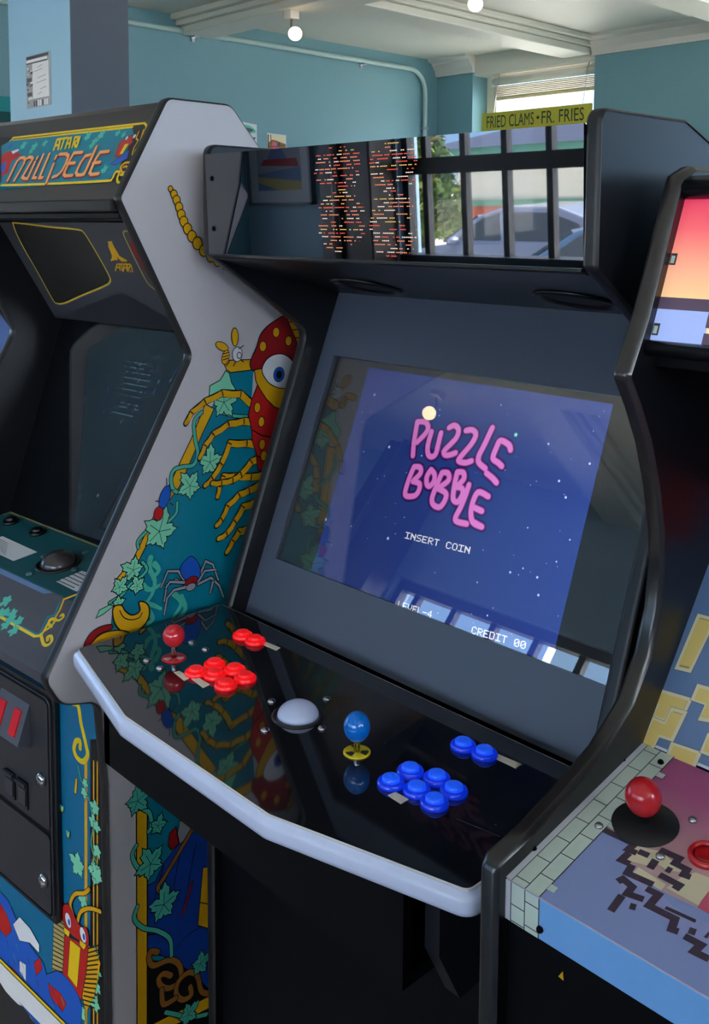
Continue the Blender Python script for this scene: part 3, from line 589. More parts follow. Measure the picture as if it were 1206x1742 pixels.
for x, y in ((-.797,.8254),(-.7982,.8607),(-.7654,.8727),(-.7646,.8362),(-.7337,.8675),(-.7331,.8324),(-.7937,.9558),(-.7621,.960)): button(mid, *bp(x, y), zc, RING_B, CAP_B)
def joystick(x, y, zb, dz, ball, sc, washer, marks=None, wr=.019, pl=None):
    o = MB().lathe([(wr, 0), (wr, .0012), (wr*.9, .0018), (.006, .0022)], (x, y, zb), washer, 28).build('joystick', mid, True)
    if marks:
        for k in range(3):
            a0 = k*2.1; pts = [(x+.006*math.cos(a0), y+.006*math.sin(a0))]+[(x+wr*.86*math.cos(a0+j*.17), y+wr*.86*math.sin(a0+j*.17)) for j in range(6)]+[(x+.006*math.cos(a0+.9), y+.006*math.sin(a0+.9))]
            a_ = Art(Pl((0, 0, zb), (1, 0, 0), (0, 1, 0)), .0024); a_.poly(pts, marks); a_.build('washer_mark', o, True)
    MB().tube([(x, y, zb), (x, y, zb+dz)], .0042, CHROME, 12).build('shaft', o, True)
    MB().ball((x, y, zb+dz), .0172, ball, sc).build('ball_top', o, True)
    return o
BALLR = mat('red_ball_plastic', (214, 40, 52), .15, coat=.6); BALLB = mat('blue_ball_plastic', (0, 112, 205), .15, coat=.6)
j = joystick(*bp(-1.2729, .8306), zc, .036, BALLR, (1, 1, 1), mat('red_washer', (196, 30, 40), .3), mat('pale_washer', (216, 176, 176), .4)); tag(j, 'red ball-top joystick')
j = joystick(*bp(-.8781, .8461), zc, .034, BALLB, (1, 1, 1.12), mat('yellow_washer', (226, 200, 30), .3), mat('dark_washer_gap', (40, 38, 34), .4), .0175); tag(j, 'blue ball-top joystick on a yellow washer')
x, y = bp(-1.0025, .8533)
o = MB().lathe([(.0365, 0), (.0365, .0008), (.034, .0016), (.031, .0014), (.0295, .0006)], (x, y, zc), mat('dark_ring', (40, 38, 40), .25), 40).build('trackball', mid, True); tag(o, 'milky white trackball in a dark ring')
pr = [(.0285*math.cos(t), .019*math.sin(t)) for t in [math.pi/2*i/10 for i in range(11)]]; pr[-1] = (.0001, .019)
MB().lathe(pr, (x, y, zc+.001), mat('milky_white_ball', (176, 184, 206), .25, coat=.4, emit=(150, 165, 220), es=.10), 32).build('ball', o, True)
for c in ((-1.0593,.8526),(-1.0114,.9146),(-1.0016,.795),(-.9534,.8538),(-1.3042,.8848),(-1.267,.885),(-1.2941,.7953),(-1.2575,.7952)): bolt(mid, (*bp(*c), zc), r=.0062)
TAPE = mat('cream_label_tape', (226, 216, 196), .6)
def tape(pts):
    MB().prism(pts, zc-.0002, zc+.0006, TAPE, xy).build('label_tape', mid, True)
for q in ([(-1.2122,0.9528),(-1.2134,0.9625),(-1.1774,0.9654),(-1.1746,0.9544)], [(-1.2177,0.7941),(-1.2166,0.8028),(-1.1871,0.8022),(-1.1844,0.7899)], [(-1.1826,0.8010),(-1.1810,0.8109),(-1.1487,0.8102),(-1.1472,0.7971)], [(-0.7442,0.9537),(-0.7440,0.9640),(-0.7089,0.9664),(-0.7082,0.9539)], [(-0.7747,0.7971),(-0.7730,0.8085),(-0.7520,0.8088),(-0.7521,0.7956)]): tape(q)
# ------------------------------------------------------------------ the cabinet with bug artwork on the left
ANG = R(4); K_MIL = 1.023; mil = thing('arcade_cabinet', (-1.412*K_MIL, .97*K_MIL, 0), 'white sided arcade cabinet on the left with MILLIPEDE header and vine artwork', 'arcade cabinet', rz=ANG)
MW = .605; KS[mil] = K_MIL
def mill_side(x0, x1, pm):
    P = fillet([(.62, 0), (.62, 1.36), (.1475, 1.7913), (.083, 1.858), (-.052, 1.857), (-.147, 1.693), (-.0047, 1.4294), (-.2945, .951), (-.268, .905), (-.200, .885), (-.188, .74), (-.188, 0)], {3: .03, 4: .02, 5: .012, 6: .03, 7: .022, 8: .04, 9: .03, 10: .03})
    o = MB().prism(P, x0, x1, pm).build('side_panel', mil); MB().strip(P[1:], x0-.0012, x1+.0012, TRIMB, .0035).build('edge_trim', o); return o
sr = mill_side(-.019, 0, WHITE_SIDE); mill_side(-MW, -MW+.019, BLACK)
IL, IR = -MW+.019, -.019
A = Art(Pl((0, 0, 0), (0, 1, 0), (0, 0, 1)), .0004, .00001)
# upper side artwork
A.poly([(0.0766,1.3949),(0.1332,1.3936),(0.1264,1.3133),(0.1385,1.2319),(0.1419,1.2054),(0.1741,1.2008),(0.1406,1.1126),(0.1102,1.0350),(0.0708,0.9767),(0.0563,0.9675),(-0.0264,0.9637),(-0.0873,0.9426),(-0.1840,0.9560),(-0.1751,1.0184),(-0.1687,1.0439),(-0.1342,1.0965),(-0.0410,1.2089),(0.0360,1.3363)], 'teal')
for l in ([(-0.0975,1.0978),(-0.0999,1.0809),(-0.0898,1.0571),(-0.0943,1.0371),(-0.1069,1.0230)], [(-0.0894,1.0853),(-0.0812,1.0726),(-0.0939,1.0618)], [(-0.1146,1.0567),(-0.1004,1.0441),(-0.0774,1.0467)], [(-0.1111,1.0224),(-0.0946,1.0160),(-0.0779,1.0049)], [(-0.0520,1.0255),(-0.0348,1.0027),(-0.0525,0.9824)], [(-0.0347,1.0135),(-0.0261,0.9893),(-0.0439,0.9762)], [(-0.1030,1.0078),(-0.0950,0.9913),(-0.1116,0.9856)]):
    A.stroke(smooth(l), .011, 'leaf2', taper=(1, .5))
A.out([(0.0647,1.4092),(0.0744,1.4129),(0.1277,1.4093),(0.1325,1.3920),(0.0797,1.3924),(0.0700,1.3984)], 'gold')
A.out([(0.0215,1.3411),(0.0397,1.3315),(0.0129,1.2909),(-0.0367,1.2081),(-0.0627,1.1849),(-0.1345,1.0811),(-0.1515,1.0666),(-0.1630,1.0799),(-0.1342,1.1000),(-0.0754,1.1875),(-0.0494,1.2247),(-0.0095,1.2853)], 'gold')
A.line([(0.0133,1.3293),(-0.0034,1.3148),(-0.0015,1.2841),(0.0036,1.2582),(-0.0056,1.2399),(-0.0298,1.2406),(-0.0471,1.2384),(-0.0537,1.2255),(-0.0505,1.2072),(-0.0411,1.1983)], .006, 'leaf2', sm=True)
A.line([(0.0591,1.3224),(0.0827,1.3137),(0.1165,1.3071)], .005, 'leaf2', sm=True)
A.line([(-0.1217,1.1211),(-0.1215,1.1332),(-0.1009,1.1476)], .005, 'leaf2', sm=True); A.line([(-0.1140,1.0949),(-0.1052,1.0805),(-0.1185,1.0700),(-0.1388,1.0632),(-0.1549,1.0503),(-0.1785,1.0432)], .005, 'leaf2', sm=True); A.line([(-0.0414,1.1806),(-0.0437,1.1633),(-0.0589,1.1523),(-0.0761,1.1385)], .005, 'leaf2', sm=True)
for c, r, a in zip([(0.0630,1.3402),(0.0306,1.2384),(-0.0139,1.2045),(-0.0794,1.1392),(-0.1324,1.0864),(-0.1594,1.0646),(-0.1248,1.0574),(-0.1630,1.0388)], (.030, .026, .025, .034, .021, .016, .015, .011), (.3, 1.5, 2.2, 1.2, 2.6, .8, 1.9, .2)): A.leaf(c, r, 'leaf', a)
A.out([(0.0671,1.3951),(0.0546,1.3798),(0.0317,1.3727),(0.0302,1.3578),(0.0597,1.3528),(0.0885,1.3606),(0.0795,1.3728),(0.0743,1.3901)], 'leaf', .0035)
A.out([(-0.2036,1.0267),(-0.1977,1.0368),(-0.1785,1.0398),(-0.1728,1.0365),(-0.1903,1.0296)], 'leaf', .003)
for l in ([(0.1389,1.3211),(0.1021,1.3500),(0.0594,1.3570),(0.0202,1.3474),(-0.0090,1.3316),(-0.0215,1.3156)], [(0.1488,1.2932),(0.1091,1.2999),(0.0731,1.3002),(0.0379,1.2871),(0.0195,1.2700),(0.0071,1.2504)], [(0.1512,1.2509),(0.1163,1.2583),(0.0752,1.2648),(0.0560,1.2310),(0.0349,1.2091),(0.0188,1.1993)], [(0.1535,1.1929),(0.1259,1.1942),(0.0867,1.2032),(0.0606,1.2080),(0.0510,1.1913),(0.0462,1.1738)], [(0.1562,1.2290),(0.1260,1.2226),(0.1013,1.2043),(0.0819,1.1966),(0.0558,1.1971),(0.0348,1.1999)],
          [(0.1433,1.1756),(0.1208,1.1704),(0.0962,1.1676),(0.0696,1.1523),(0.0552,1.1311),(0.0435,1.1225)], [(0.1331,1.1450),(0.1058,1.1430),(0.0862,1.1206),(0.0669,1.1024),(0.0479,1.0974)], [(0.1130,1.0995),(0.0958,1.0996),(0.0811,1.0859),(0.0666,1.0686)]): A.limb([Vector(p) for p in l], .0125)
A.out([(0.1466,1.3711),(0.1275,1.3357),(0.1195,1.3105),(0.1273,1.2830),(0.1291,1.2600),(0.1385,1.2357),(0.1419,1.2054),(0.1622,1.2002),(0.1794,1.2522),(0.1987,1.3074),(0.2199,1.3553)], 'red')
A.stroke([(0.1287,1.2809),(0.1512,1.2673),(0.1794,1.2599)], .0022, 'black'); A.stroke([(0.1385,1.2319),(0.1562,1.2232),(0.1664,1.2234)], .0022, 'black')
for p, q in zip([(0.1404,1.3209),(0.1503,1.2930),(0.1522,1.2507),(0.1562,1.2290)], (1,)*4): A.out(ell(p, .007, .009, n=10), 'gold', .003)
A.out([(0.2120,1.4818),(0.1882,1.4769),(0.1640,1.4656),(0.1486,1.4510),(0.1402,1.4317),(0.1315,1.4183),(0.1246,1.4047),(0.1276,1.3931),(0.1389,1.3890),(0.1523,1.3934),(0.1639,1.4067),(0.1834,1.4135),(0.2052,1.4127),(0.2233,1.4010),(0.2396,1.3861),(0.2478,1.4017),(0.2519,1.4282),(0.2375,1.4560)], 'red2', .005, sm=True)
for c in [(0.1543,1.4320),(0.1874,1.4553),(0.2192,1.4368)]: A.out(ell(c, .0075, .0085), "gold", .0025)
A.out([(0.2132,1.4893),(0.2293,1.4825),(0.2478,1.4701),(0.2594,1.4544),(0.2577,1.4336),(0.2478,1.4226),(0.2375,1.4412),(0.2233,1.4658)], 'gold', .004, sm=True)
for l in ([(0.2192,1.4720),(0.2457,1.4732)], [(0.2293,1.4566),(0.2581,1.4575)], [(0.2375,1.4412),(0.2594,1.4410)]): A.stroke(l, .002, 'black')
A.out([(0.1340,1.3901),(0.1530,1.3905),(0.1580,1.3784),(0.1715,1.3625),(0.1951,1.3504),(0.2212,1.3495),(0.2143,1.3281),(0.2051,1.3091),(0.1832,1.3173),(0.1637,1.3344),(0.1483,1.3536),(0.1377,1.3706)], 'gold', .004)
A.out([(0.1530,1.3876),(0.1569,1.3987),(0.1685,1.4091),(0.1873,1.4138),(0.2072,1.4114),(0.2253,1.4003),(0.2376,1.3848),(0.2282,1.3650),(0.2200,1.3496),(0.1951,1.3516),(0.1715,1.3625),(0.1580,1.3770)], 'white', .004, sm=True)
c = [(0.1944,1.3760),(0.1944,1.3760)]; A.out(ell(c[0], .0135, .0135), 'blue', .002); A.poly(ell(c[1], .0075, .0075), 'black')
for i, p in enumerate([(-0.0499,1.7108),(-0.0430,1.7021),(-0.0376,1.6925),(-0.0326,1.6812),(-0.0283,1.6689),(-0.0232,1.6573),(-0.0155,1.6451),(-0.0064,1.6325),(0.0051,1.6206),(0.0185,1.6080),(0.0337,1.5976),(0.0492,1.5892),(0.0650,1.5813)]):
    r = (.004, .0062, .007, .0072, .0076, .008, .0085, .009, .0098, .009, .0088, .0082, .006)[i]; A.out(ell(p, r*.95, r*1.0, n=16), 'gold', .0035)
c = [(0.0873,1.4544),(0.0575,1.4402),(0.0655,1.4202),(0.0926,1.4232),(0.0970,1.4209)]; A.out(ell(c[0], .0072, .0155, .05), 'gold', .003); A.out(ell(c[1], .0062, .0150, 1.15), 'gold', .003); A.out(ell(c[2], .0075, .012, -.3), 'gold', .003)
for k in (-.004, .001, .006): A.stroke([(c[2][0]-.006, c[2][1]+k), (c[2][0]+.006, c[2][1]+k+.002)], .0018, 'black')
A.out(ell(c[3], .011, .0125), 'white', .003); A.stroke(ell(c[4], .005, .0055), .0016, 'black', True)
for l in ([(0.0963,1.4327),(0.1073,1.4374)], [(0.0889,1.4110),(0.0834,1.4031)], [(0.0744,1.4124),(0.0672,1.4048)], [(0.0998,1.4128),(0.1072,1.4078)]): A.stroke(l, .002, 'black')
# hook and ribbons
A.out([(-0.1728,1.0331),(-0.1705,1.0102),(-0.1579,0.9919),(-0.1402,0.9830),(-0.1199,0.9856),(-0.1065,0.9975),(-0.1046,1.0136),(-0.1110,1.0242),(-0.1224,1.0288),(-0.1202,1.0163),(-0.1268,1.0105),(-0.1397,1.0114),(-0.1522,1.0227),(-0.1591,1.0336)], 'gold', .005, sm=True)
A.stroke(smooth([(-0.1612,1.0263),(-0.1536,1.0127),(-0.1398,1.0045),(-0.1236,1.0033),(-0.1174,1.0102)]), .0018, 'black')
A.out([(-0.2169,0.9836),(-0.2024,0.9949),(-0.1832,0.9969),(-0.1552,0.9897),(-0.1363,0.9756),(-0.1640,0.9800),(-0.1873,0.9811),(-0.2028,0.9740)], 'gold', .004, sm=True)
A.out([(-0.2280,0.9878),(-0.2192,1.0011),(-0.2021,1.0094),(-0.1791,1.0076),(-0.1777,1.0007),(-0.1985,0.9998),(-0.2118,0.9921),(-0.2195,0.9851)], 'red2', .003, sm=True)
# spider
for l in ([(-0.0291,1.0411),(-0.0420,1.0614),(-0.0643,1.0672),(-0.0787,1.0428)], [(-0.0274,1.0352),(-0.0474,1.0477),(-0.0668,1.0439),(-0.0727,1.0169)], [(-0.0248,1.0290),(-0.0519,1.0309),(-0.0667,1.0206),(-0.0730,0.9938)], [(-0.0010,1.0355),(0.0175,1.0639),(0.0335,1.0543),(0.0454,1.0232)], [(0.0003,1.0315),(0.0150,1.0472),(0.0404,1.0432)], [(0.0012,1.0275),(0.0287,1.0314),(0.0472,1.0126),(0.0574,0.9880)], [(0.0333,1.0227),(0.0266,1.0040)], [(-0.0278,1.0378),(-0.0603,1.0475),(-0.0690,1.0391)]): A.line(l, .0042, 'grey', .0032, taper=(1.1, .7))
A.out([(-0.0140,1.0801),(-0.0007,1.0666),(0.0050,1.0497),(-0.0010,1.0373),(-0.0246,1.0417),(-0.0364,1.0557),(-0.0362,1.0683),(-0.0269,1.0760)], 'blue', .003, sm=True)
c = [(-0.0145,1.0372),(-0.0159,1.0266)]; A.out(ell(c[0], .0135, .007), 'red2', .0025); A.out(ell(c[1], .010, .006), 'grey', .0025)
c = [(-0.0689,1.1960),(-0.0823,1.1707)]; A.out(ell(c[0], .010, .019, -.4), 'blue', .003); A.out(ell(c[1], .009, .011), 'red', .003)
for l in ([(-0.0644,1.2169),(-0.0651,1.2276)], [(-0.0582,1.2052),(-0.0497,1.2053)], [(-0.0878,1.1935),(-0.0795,1.1901)], [(-0.0585,1.1841),(-0.0521,1.1792)]): A.stroke(l, .0018, 'black')
# lower side artwork, below the neighbouring control panel
A.poly([(-0.1139,0.7168),(-0.0127,0.6739),(0.0232,0.5742),(0.0197,0.1904),(-0.1207,0.2785)], 'teal')
A.poly([(-0.1189,0.3958),(0.0208,0.3158),(0.0191,0.1274),(-0.1216,0.2196)], 'black')
A.out([(0.0231,0.5665),(-0.0183,0.5781),(-0.0497,0.5703),(-0.0804,0.5516),(-0.0979,0.5271),(-0.1156,0.5287),(-0.1182,0.4103),(-0.0827,0.3845),(-0.0479,0.3494),(-0.0121,0.3054),(0.0203,0.2586)], 'navy', .004)
for l in ([(-0.0805,0.5480),(-0.0982,0.5050),(-0.1072,0.4727)], [(-0.0454,0.5533),(-0.0594,0.5000)], [(-0.0094,0.5549),(-0.0236,0.5046),(-0.0377,0.4547)], [(0.0074,0.3920),(-0.0294,0.3928),(-0.0565,0.3810)], [(-0.1161,0.4406),(-0.0822,0.4256)]): A.stroke(smooth(l), .0025, 'black', taper=(1, .4))
A.line([(-0.0193,0.4872),(-0.0309,0.4588),(-0.0424,0.4400)], .005, 'red2', .001)
A.out([(-0.0447,0.6129),(-0.0226,0.5953),(-0.0205,0.5792),(-0.0452,0.5719),(-0.0494,0.5926)], 'grey', .003); A.out([(-0.0668,0.6008),(-0.0536,0.6058),(-0.0487,0.5736),(-0.0628,0.5691),(-0.0705,0.5803)], 'red2', .003)
A.line([(-0.0182,0.5857),(-0.0543,0.5501),(-0.0808,0.5258),(-0.0929,0.5153),(-0.0876,0.5032)], .0075, 'brown', .003, sm=True)
A.out([(0.0062,0.5013),(0.0225,0.4952),(0.0214,0.3766),(-0.0064,0.3995)], 'gold', .004); A.stroke([(-0.0014,0.4395),(0.0218,0.4234)], .002, 'black')
A.out([(-0.1339,0.6717),(-0.1143,0.6629),(-0.1212,0.2193),(-0.1395,0.2313)], 'gold', .005)
A.out([(-0.1102,0.2719),(0.0202,0.2468),(0.0200,0.2250),(-0.0627,0.2421)], 'gold', .004)
for l in ([(-0.0955,0.3974),(-0.1103,0.4076),(-0.1134,0.3945),(-0.1035,0.3776),(-0.0699,0.3689),(-0.0489,0.3461),(-0.0474,0.3184),(-0.0706,0.3167),(-0.0887,0.3313),(-0.0941,0.3477),(-0.0832,0.3508),(-0.0681,0.3382)], [(0.0202,0.2507),(-0.0008,0.2693),(-0.0098,0.3040),(-0.0302,0.3218),(-0.0519,0.3172),(-0.0566,0.2969),(-0.0421,0.2773),(-0.0239,0.2753),(-0.0260,0.2921)], [(-0.0879,0.3233),(-0.0840,0.2944),(-0.0576,0.2898)]): A.line(l, .0095, 'brown', .003, sm=True)
for l in ([(-0.1362,0.6116),(-0.1445,0.5994),(-0.1367,0.5758),(-0.1226,0.5597)], [(-0.1359,0.5027),(-0.1424,0.4843),(-0.1242,0.4579),(-0.0949,0.4364),(-0.0694,0.4072),(-0.0663,0.3752)], [(-0.1208,0.6694),(-0.1086,0.6567),(-0.1048,0.6331),(-0.1112,0.6251)], [(-0.0799,0.2766),(-0.0580,0.2592),(-0.0266,0.2340),(0.0104,0.2169)]): A.line(l, .007, 'leaf2', .003, sm=True)
for c, r, a in zip([(-0.1320,0.6887),(-0.0913,0.6262),(-0.1079,0.5652),(-0.0814,0.4777),(-0.0026,0.3233),(-0.0311,0.2426)], (.026, .017, .030, .032, .022, .022), (.4, 1.2, 2.0, 1.5, .2, .5)): A.leaf(c, r, 'leaf2', a)
A.build('side_artwork', sr)
# header
MM = slope((-.147, 1.693), (-.052, 1.857)); HM = math.hypot(.095, .164)
HB = mat('dark_brown_header', (52, 47, 46), .35)
b = MB(); slab(b, MM, IL, IR, .0, HM-.004, -.016, -.004, HB); hd = b.build('header_panel', mil)
MB().prism([(-.056, 1.852), (.08, 1.852), (.14, 1.79), (.14, 1.78), (.076, 1.842), (-.052, 1.842)], IL, IR, HB).build('top_panel', mil)
A = Art(MM, -.0035, .00002)
q = [(-0.4638,0.1468),(-0.0374,0.1474),(-0.0266,0.1355),(-0.0221,0.1062),(-0.0124,0.0802),(-0.0244,0.0714),(-0.0384,0.0326),(-0.0624,0.0333),(-0.4107,0.0357)]; A.poly([(-.575, q[8][1]), (-.575, .115), (-.55, .155)]+q[:8], 'black')
for l in ([(-0.4796,0.1272),(-0.4648,0.1465),(-0.0391,0.1472),(-0.0298,0.1416),(-0.0239,0.1288)], [(-0.4615,0.1398),(-0.0689,0.1419)]): A.stroke(l, .0045, 'yellow')
A.poly([(-.555, .022)]+[(-0.4184,0.0443),(-0.4950,0.1300),(-0.4685,0.1398),(-0.0670,0.1392),(-0.0496,0.1209),(-0.0529,0.0823),(-0.0475,0.0518),(-0.0659,0.0382)]+[(-.555, .03)], 'teal2' if False else 'teal')
random.seed(8)
for c, r in zip([(-0.4088,0.1248),(-0.3629,0.1202),(-0.3324,0.1256),(-0.1942,0.1307),(-0.1644,0.1185),(-0.1537,0.1314),(-0.1658,0.1101),(-0.3673,0.1113),(-0.0902,0.0583),(-0.1043,0.1313),(-0.0841,0.1266)], (.011, .011, .009, .011, .01, .011, .008, .009, .010, .008, .007)): A.leaf(c, r, 'leaf2', random.random()*3, 0, None)
A.poly([(-0.4717,0.1040),(-0.4622,0.1148),(-0.4310,0.1149),(-0.3969,0.1038),(-0.4219,0.0903),(-0.4112,0.0641),(-0.4302,0.0575)], 'red'); A.poly(ell([(-0.4568,0.1266)][0], .006, .006), 'blue'); A.poly([(-0.4542,0.0844),(-0.4414,0.0912),(-0.4274,0.0684),(-0.4370,0.0651)], 'blue'); A.poly([(-0.4424,0.1137),(-0.4214,0.1181),(-0.4126,0.1150),(-0.4307,0.1074)], 'white')
A.out([(-0.0768,0.1195),(-0.0569,0.1247),(-0.0462,0.1093),(-0.0599,0.0956),(-0.0602,0.0827),(-0.0749,0.0835),(-0.0820,0.1067)], 'red', .002); A.out([(-0.0658,0.1073),(-0.0548,0.1083),(-0.0589,0.0875),(-0.0677,0.0879)], 'yellow', .0015); A.out([(-0.0788,0.0691),(-0.0602,0.0827),(-0.0454,0.0948),(-0.0385,0.0784),(-0.0629,0.0668)], 'blue', .002)
for c in [(-0.0688,0.1196),(-0.0487,0.1215)]: A.out(ell(c, .0035, .004), 'white', .0015)
for k in range(9):
    p = [(-0.0932,0.1123),(-0.0812,0.0757)]; s0, s1 = p; A.stroke([(s0[0]+(s1[0]-s0[0])*k/8, s0[1]+(s1[1]-s0[1])*k/8), (s0[0]+(s1[0]-s0[0])*k/8+.007, s0[1]+(s1[1]-s0[1])*k/8+.002)], .0013, 'brown')
A.stroke(smooth([(-0.0300,0.1325),(-0.0232,0.1079),(-0.0130,0.1009),(-0.0250,0.0952),(-0.0218,0.0807),(-0.0135,0.0740),(-0.0256,0.0698),(-0.0387,0.0689),(-0.0449,0.0612),(-0.0332,0.0512),(-0.0213,0.0539),(-0.0294,0.0621),(-0.0377,0.0609)]), .0045, 'gold')
A.stroke(smooth([(-0.4117,0.0369),(-0.2252,0.0350),(-0.0738,0.0359),(-0.0543,0.0384),(-0.0523,0.0520),(-0.0418,0.0516),(-0.0394,0.0404),(-0.0313,0.0323),(-0.0184,0.0335),(-0.0230,0.0446),(-0.0345,0.0466)]), .0048, 'yellow')
for l in ([(-0.0421,0.1301),(-0.0400,0.1170),(-0.0317,0.1116),(-0.0333,0.0973),(-0.0288,0.0843)], ): A.stroke(smooth(l), .003, 'gold')
ML = [[(-0.3962,0.0470),(-0.3988,0.0888),(-0.3932,0.0959),(-0.3812,0.0969),(-0.3720,0.0926),(-0.3677,0.0832),(-0.3710,0.0462)], [(-0.3696,0.0908),(-0.3617,0.0965),(-0.3504,0.0954),(-0.3438,0.0912),(-0.3482,0.0531),(-0.3407,0.0495),(-0.3278,0.0486)], [(-0.3299,0.0842),(-0.3260,0.0480)], [(-0.3294,0.0916),(-0.3295,0.0949)], [(-0.3133,0.0998),(-0.3084,0.0501),(-0.2971,0.0491)], [(-0.2932,0.1000),(-0.2855,0.0487),(-0.2745,0.0489)], [(-0.2605,0.0764),(-0.2534,0.0377)], [(-0.2642,0.0883),(-0.2647,0.0937)],
      [(-0.2568,0.0970),(-0.2360,0.0970),(-0.2240,0.0921),(-0.2197,0.0777),(-0.2206,0.0608),(-0.2279,0.0520),(-0.2407,0.0488)], [(-0.1846,0.0973),(-0.2105,0.0972),(-0.2123,0.0839),(-0.2090,0.0539),(-0.2004,0.0497),(-0.1792,0.0502)], [(-0.2129,0.0758),(-0.1912,0.0759)], [(-0.1540,0.0905),(-0.1682,0.0887),(-0.1727,0.0755),(-0.1721,0.0563),(-0.1634,0.0501),(-0.1486,0.0501),(-0.1436,0.0577)], [(-0.1471,0.1071),(-0.1434,0.0509)], [(-0.1023,0.0948),(-0.1273,0.0942),(-0.1307,0.0799),(-0.1284,0.0539),(-0.1198,0.0495),(-0.0997,0.0508)], [(-0.1322,0.0731),(-0.1122,0.0737)]]
for l in ML: A.stroke([(a+.0022, b_-.0026) for a, b_ in l], .0078, 'red2')
for l in ML: A.stroke(l, .0066, 'orange')
AT = [[(-0.2850,0.1077),(-0.2907,0.1301),(-0.2813,0.1310),(-0.2699,0.1083)], [(-0.2869,0.1171),(-0.2752,0.1178)], [(-0.2775,0.1311),(-0.2587,0.1316)], [(-0.2668,0.1307),(-0.2615,0.1089)], [(-0.2475,0.1091),(-0.2535,0.1305),(-0.2450,0.1314),(-0.2351,0.1098)], [(-0.2496,0.1187),(-0.2394,0.1195)], [(-0.2256,0.1099),(-0.2325,0.1312),(-0.2218,0.1312),(-0.2184,0.1226),(-0.2273,0.1204),(-0.2142,0.1103)], [(-0.2165,0.1312),(-0.2111,0.1104)]]
for l in AT: A.stroke(l, .0052, 'yellow')
A.build('header_artwork', hd)
b = MB(); b.box((IL, -.152, 1.672), (IR, -.128, 1.692), mat('worn_dark_retainer', (44, 42, 42), .6, spec=.2, noise=.3)); b.box((IL, -.135, 1.66), (IR, -.03, 1.672), DEEP); b.build('header_retainer', mil, bevel=.003)
# speaker panel below the header
SP = slope((.083, 1.4535), (-.04, 1.655)); HS = math.hypot(.123, .2015); SPM = mat('grey_speaker_panel', (68, 69, 76), .42)
sq = [(-0.5886,-0.0038),(-0.5117,0.0164),(-0.3627,0.0558),(-0.2694,0.0812),(-0.1878,0.0841)]
b = MB(); plate(b, SP, [(IL, .0), (sq[0][0], sq[0][1]), (sq[3][0], sq[3][1]), (-.27, sq[3][1]), (-.10, 0), (IR, 0), (IR, HS), (IL, HS)], -.008, 0, SPM); spo = b.build('speaker_panel', mil)
A = Art(SP, .0004, .00002)
fr = smooth([(-0.5322,0.2288),(-0.5130,0.2343),(-0.3992,0.2256),(-0.3050,0.2203),(-0.2906,0.2143),(-0.2874,0.2017),(-0.2841,0.1522),(-0.2853,0.1165),(-0.2937,0.1047),(-0.3204,0.0937),(-0.4347,0.0621),(-0.5095,0.0407),(-0.5412,0.0378),(-0.5497,0.0478),(-0.5456,0.1150),(-0.5437,0.1861)], True, 3); INK['grille_black'] = MESH
A.stroke(fr, .006, 'straw2', True); A.poly(fr, 'grille_black'); A.stroke(fr, .0022, 'yellow', True)
A.stroke(smooth([(-0.1419,0.2192),(-0.1622,0.2156),(-0.1674,0.1859),(-0.1705,0.1144),(-0.1620,0.0984),(-0.1481,0.0864)]), .0035, 'straw2')
A.poly([(-0.1408,0.2140),(-0.1437,0.2037),(-0.1409,0.1408),(-0.1423,0.1013),(-0.1551,0.1079),(-0.1585,0.1509),(-0.1622,0.1860)], 'red2')
A.poly([(-0.2268,0.1961),(-0.2120,0.1974),(-0.2260,0.1558),(-0.2380,0.1555)], 'gold'); A.poly(smooth([(-0.2321,0.1882),(-0.2293,0.1811),(-0.2346,0.1610),(-0.2380,0.1555),(-0.2516,0.1532),(-0.2382,0.1646)], True), 'gold'); A.poly([(-0.2135,0.1956),(-0.2146,0.1850),(-0.2133,0.1653),(-0.1954,0.1561),(-0.2004,0.1530),(-0.2159,0.1533),(-0.2252,0.1649)], 'gold')
for l in ([(-0.2536,0.1310),(-0.2355,0.1464),(-0.2273,0.1474),(-0.2366,0.1328)], [(-0.2442,0.1387),(-0.2321,0.1399)], [(-0.2268,0.1467),(-0.2164,0.1478)], [(-0.2219,0.1469),(-0.2299,0.1319)], [(-0.2277,0.1313),(-0.2127,0.1472),(-0.2057,0.1482),(-0.2138,0.1322)], [(-0.2205,0.1385),(-0.2102,0.1397)], [(-0.2123,0.1308),(-0.2030,0.1475),(-0.1942,0.1482),(-0.1983,0.1416),(-0.2064,0.1391),(-0.2031,0.1312)], [(-0.1911,0.1469),(-0.1977,0.1314)]): A.stroke(l, .003, 'gold')
A.build('speaker_artwork', spo)
# monitor in its black shroud
MG = slope((-.03, 1.05), (.12, 1.5)); HG = math.hypot(.15, .45)
b = MB(); slab(b, MG, IL, IR, -.02, HG+.05, -.01, 0, DEEP); b.build('monitor_shroud', mil)
gp = [(-0.3479,0.0044),(-0.4992,0.3232),(-0.5124,0.3508),(-0.5058,0.3666),(-0.4616,0.4037),(-0.4324,0.4202),(-0.3762,0.4540),(-0.3094,0.4840)]; gp = [gp[0]]+gp[1:]
gpoly = gp+[(-.03, gp[-1][1]), (-.03, .02), (-.20, .008)]
o = MB(); plate(o, MG, gpoly, .001, .003, mat('dark_tube_face', (26, 26, 30), .5)); mon = o.build('monitor', mil)
A = Art(MG, .0034, .00002); INK['px_dim'] = glow('faint_green_dots', (110, 150, 170), .35); INK['px_dim2'] = glow('faint_blue_dots', (70, 80, 190), .4)
random.seed(3)
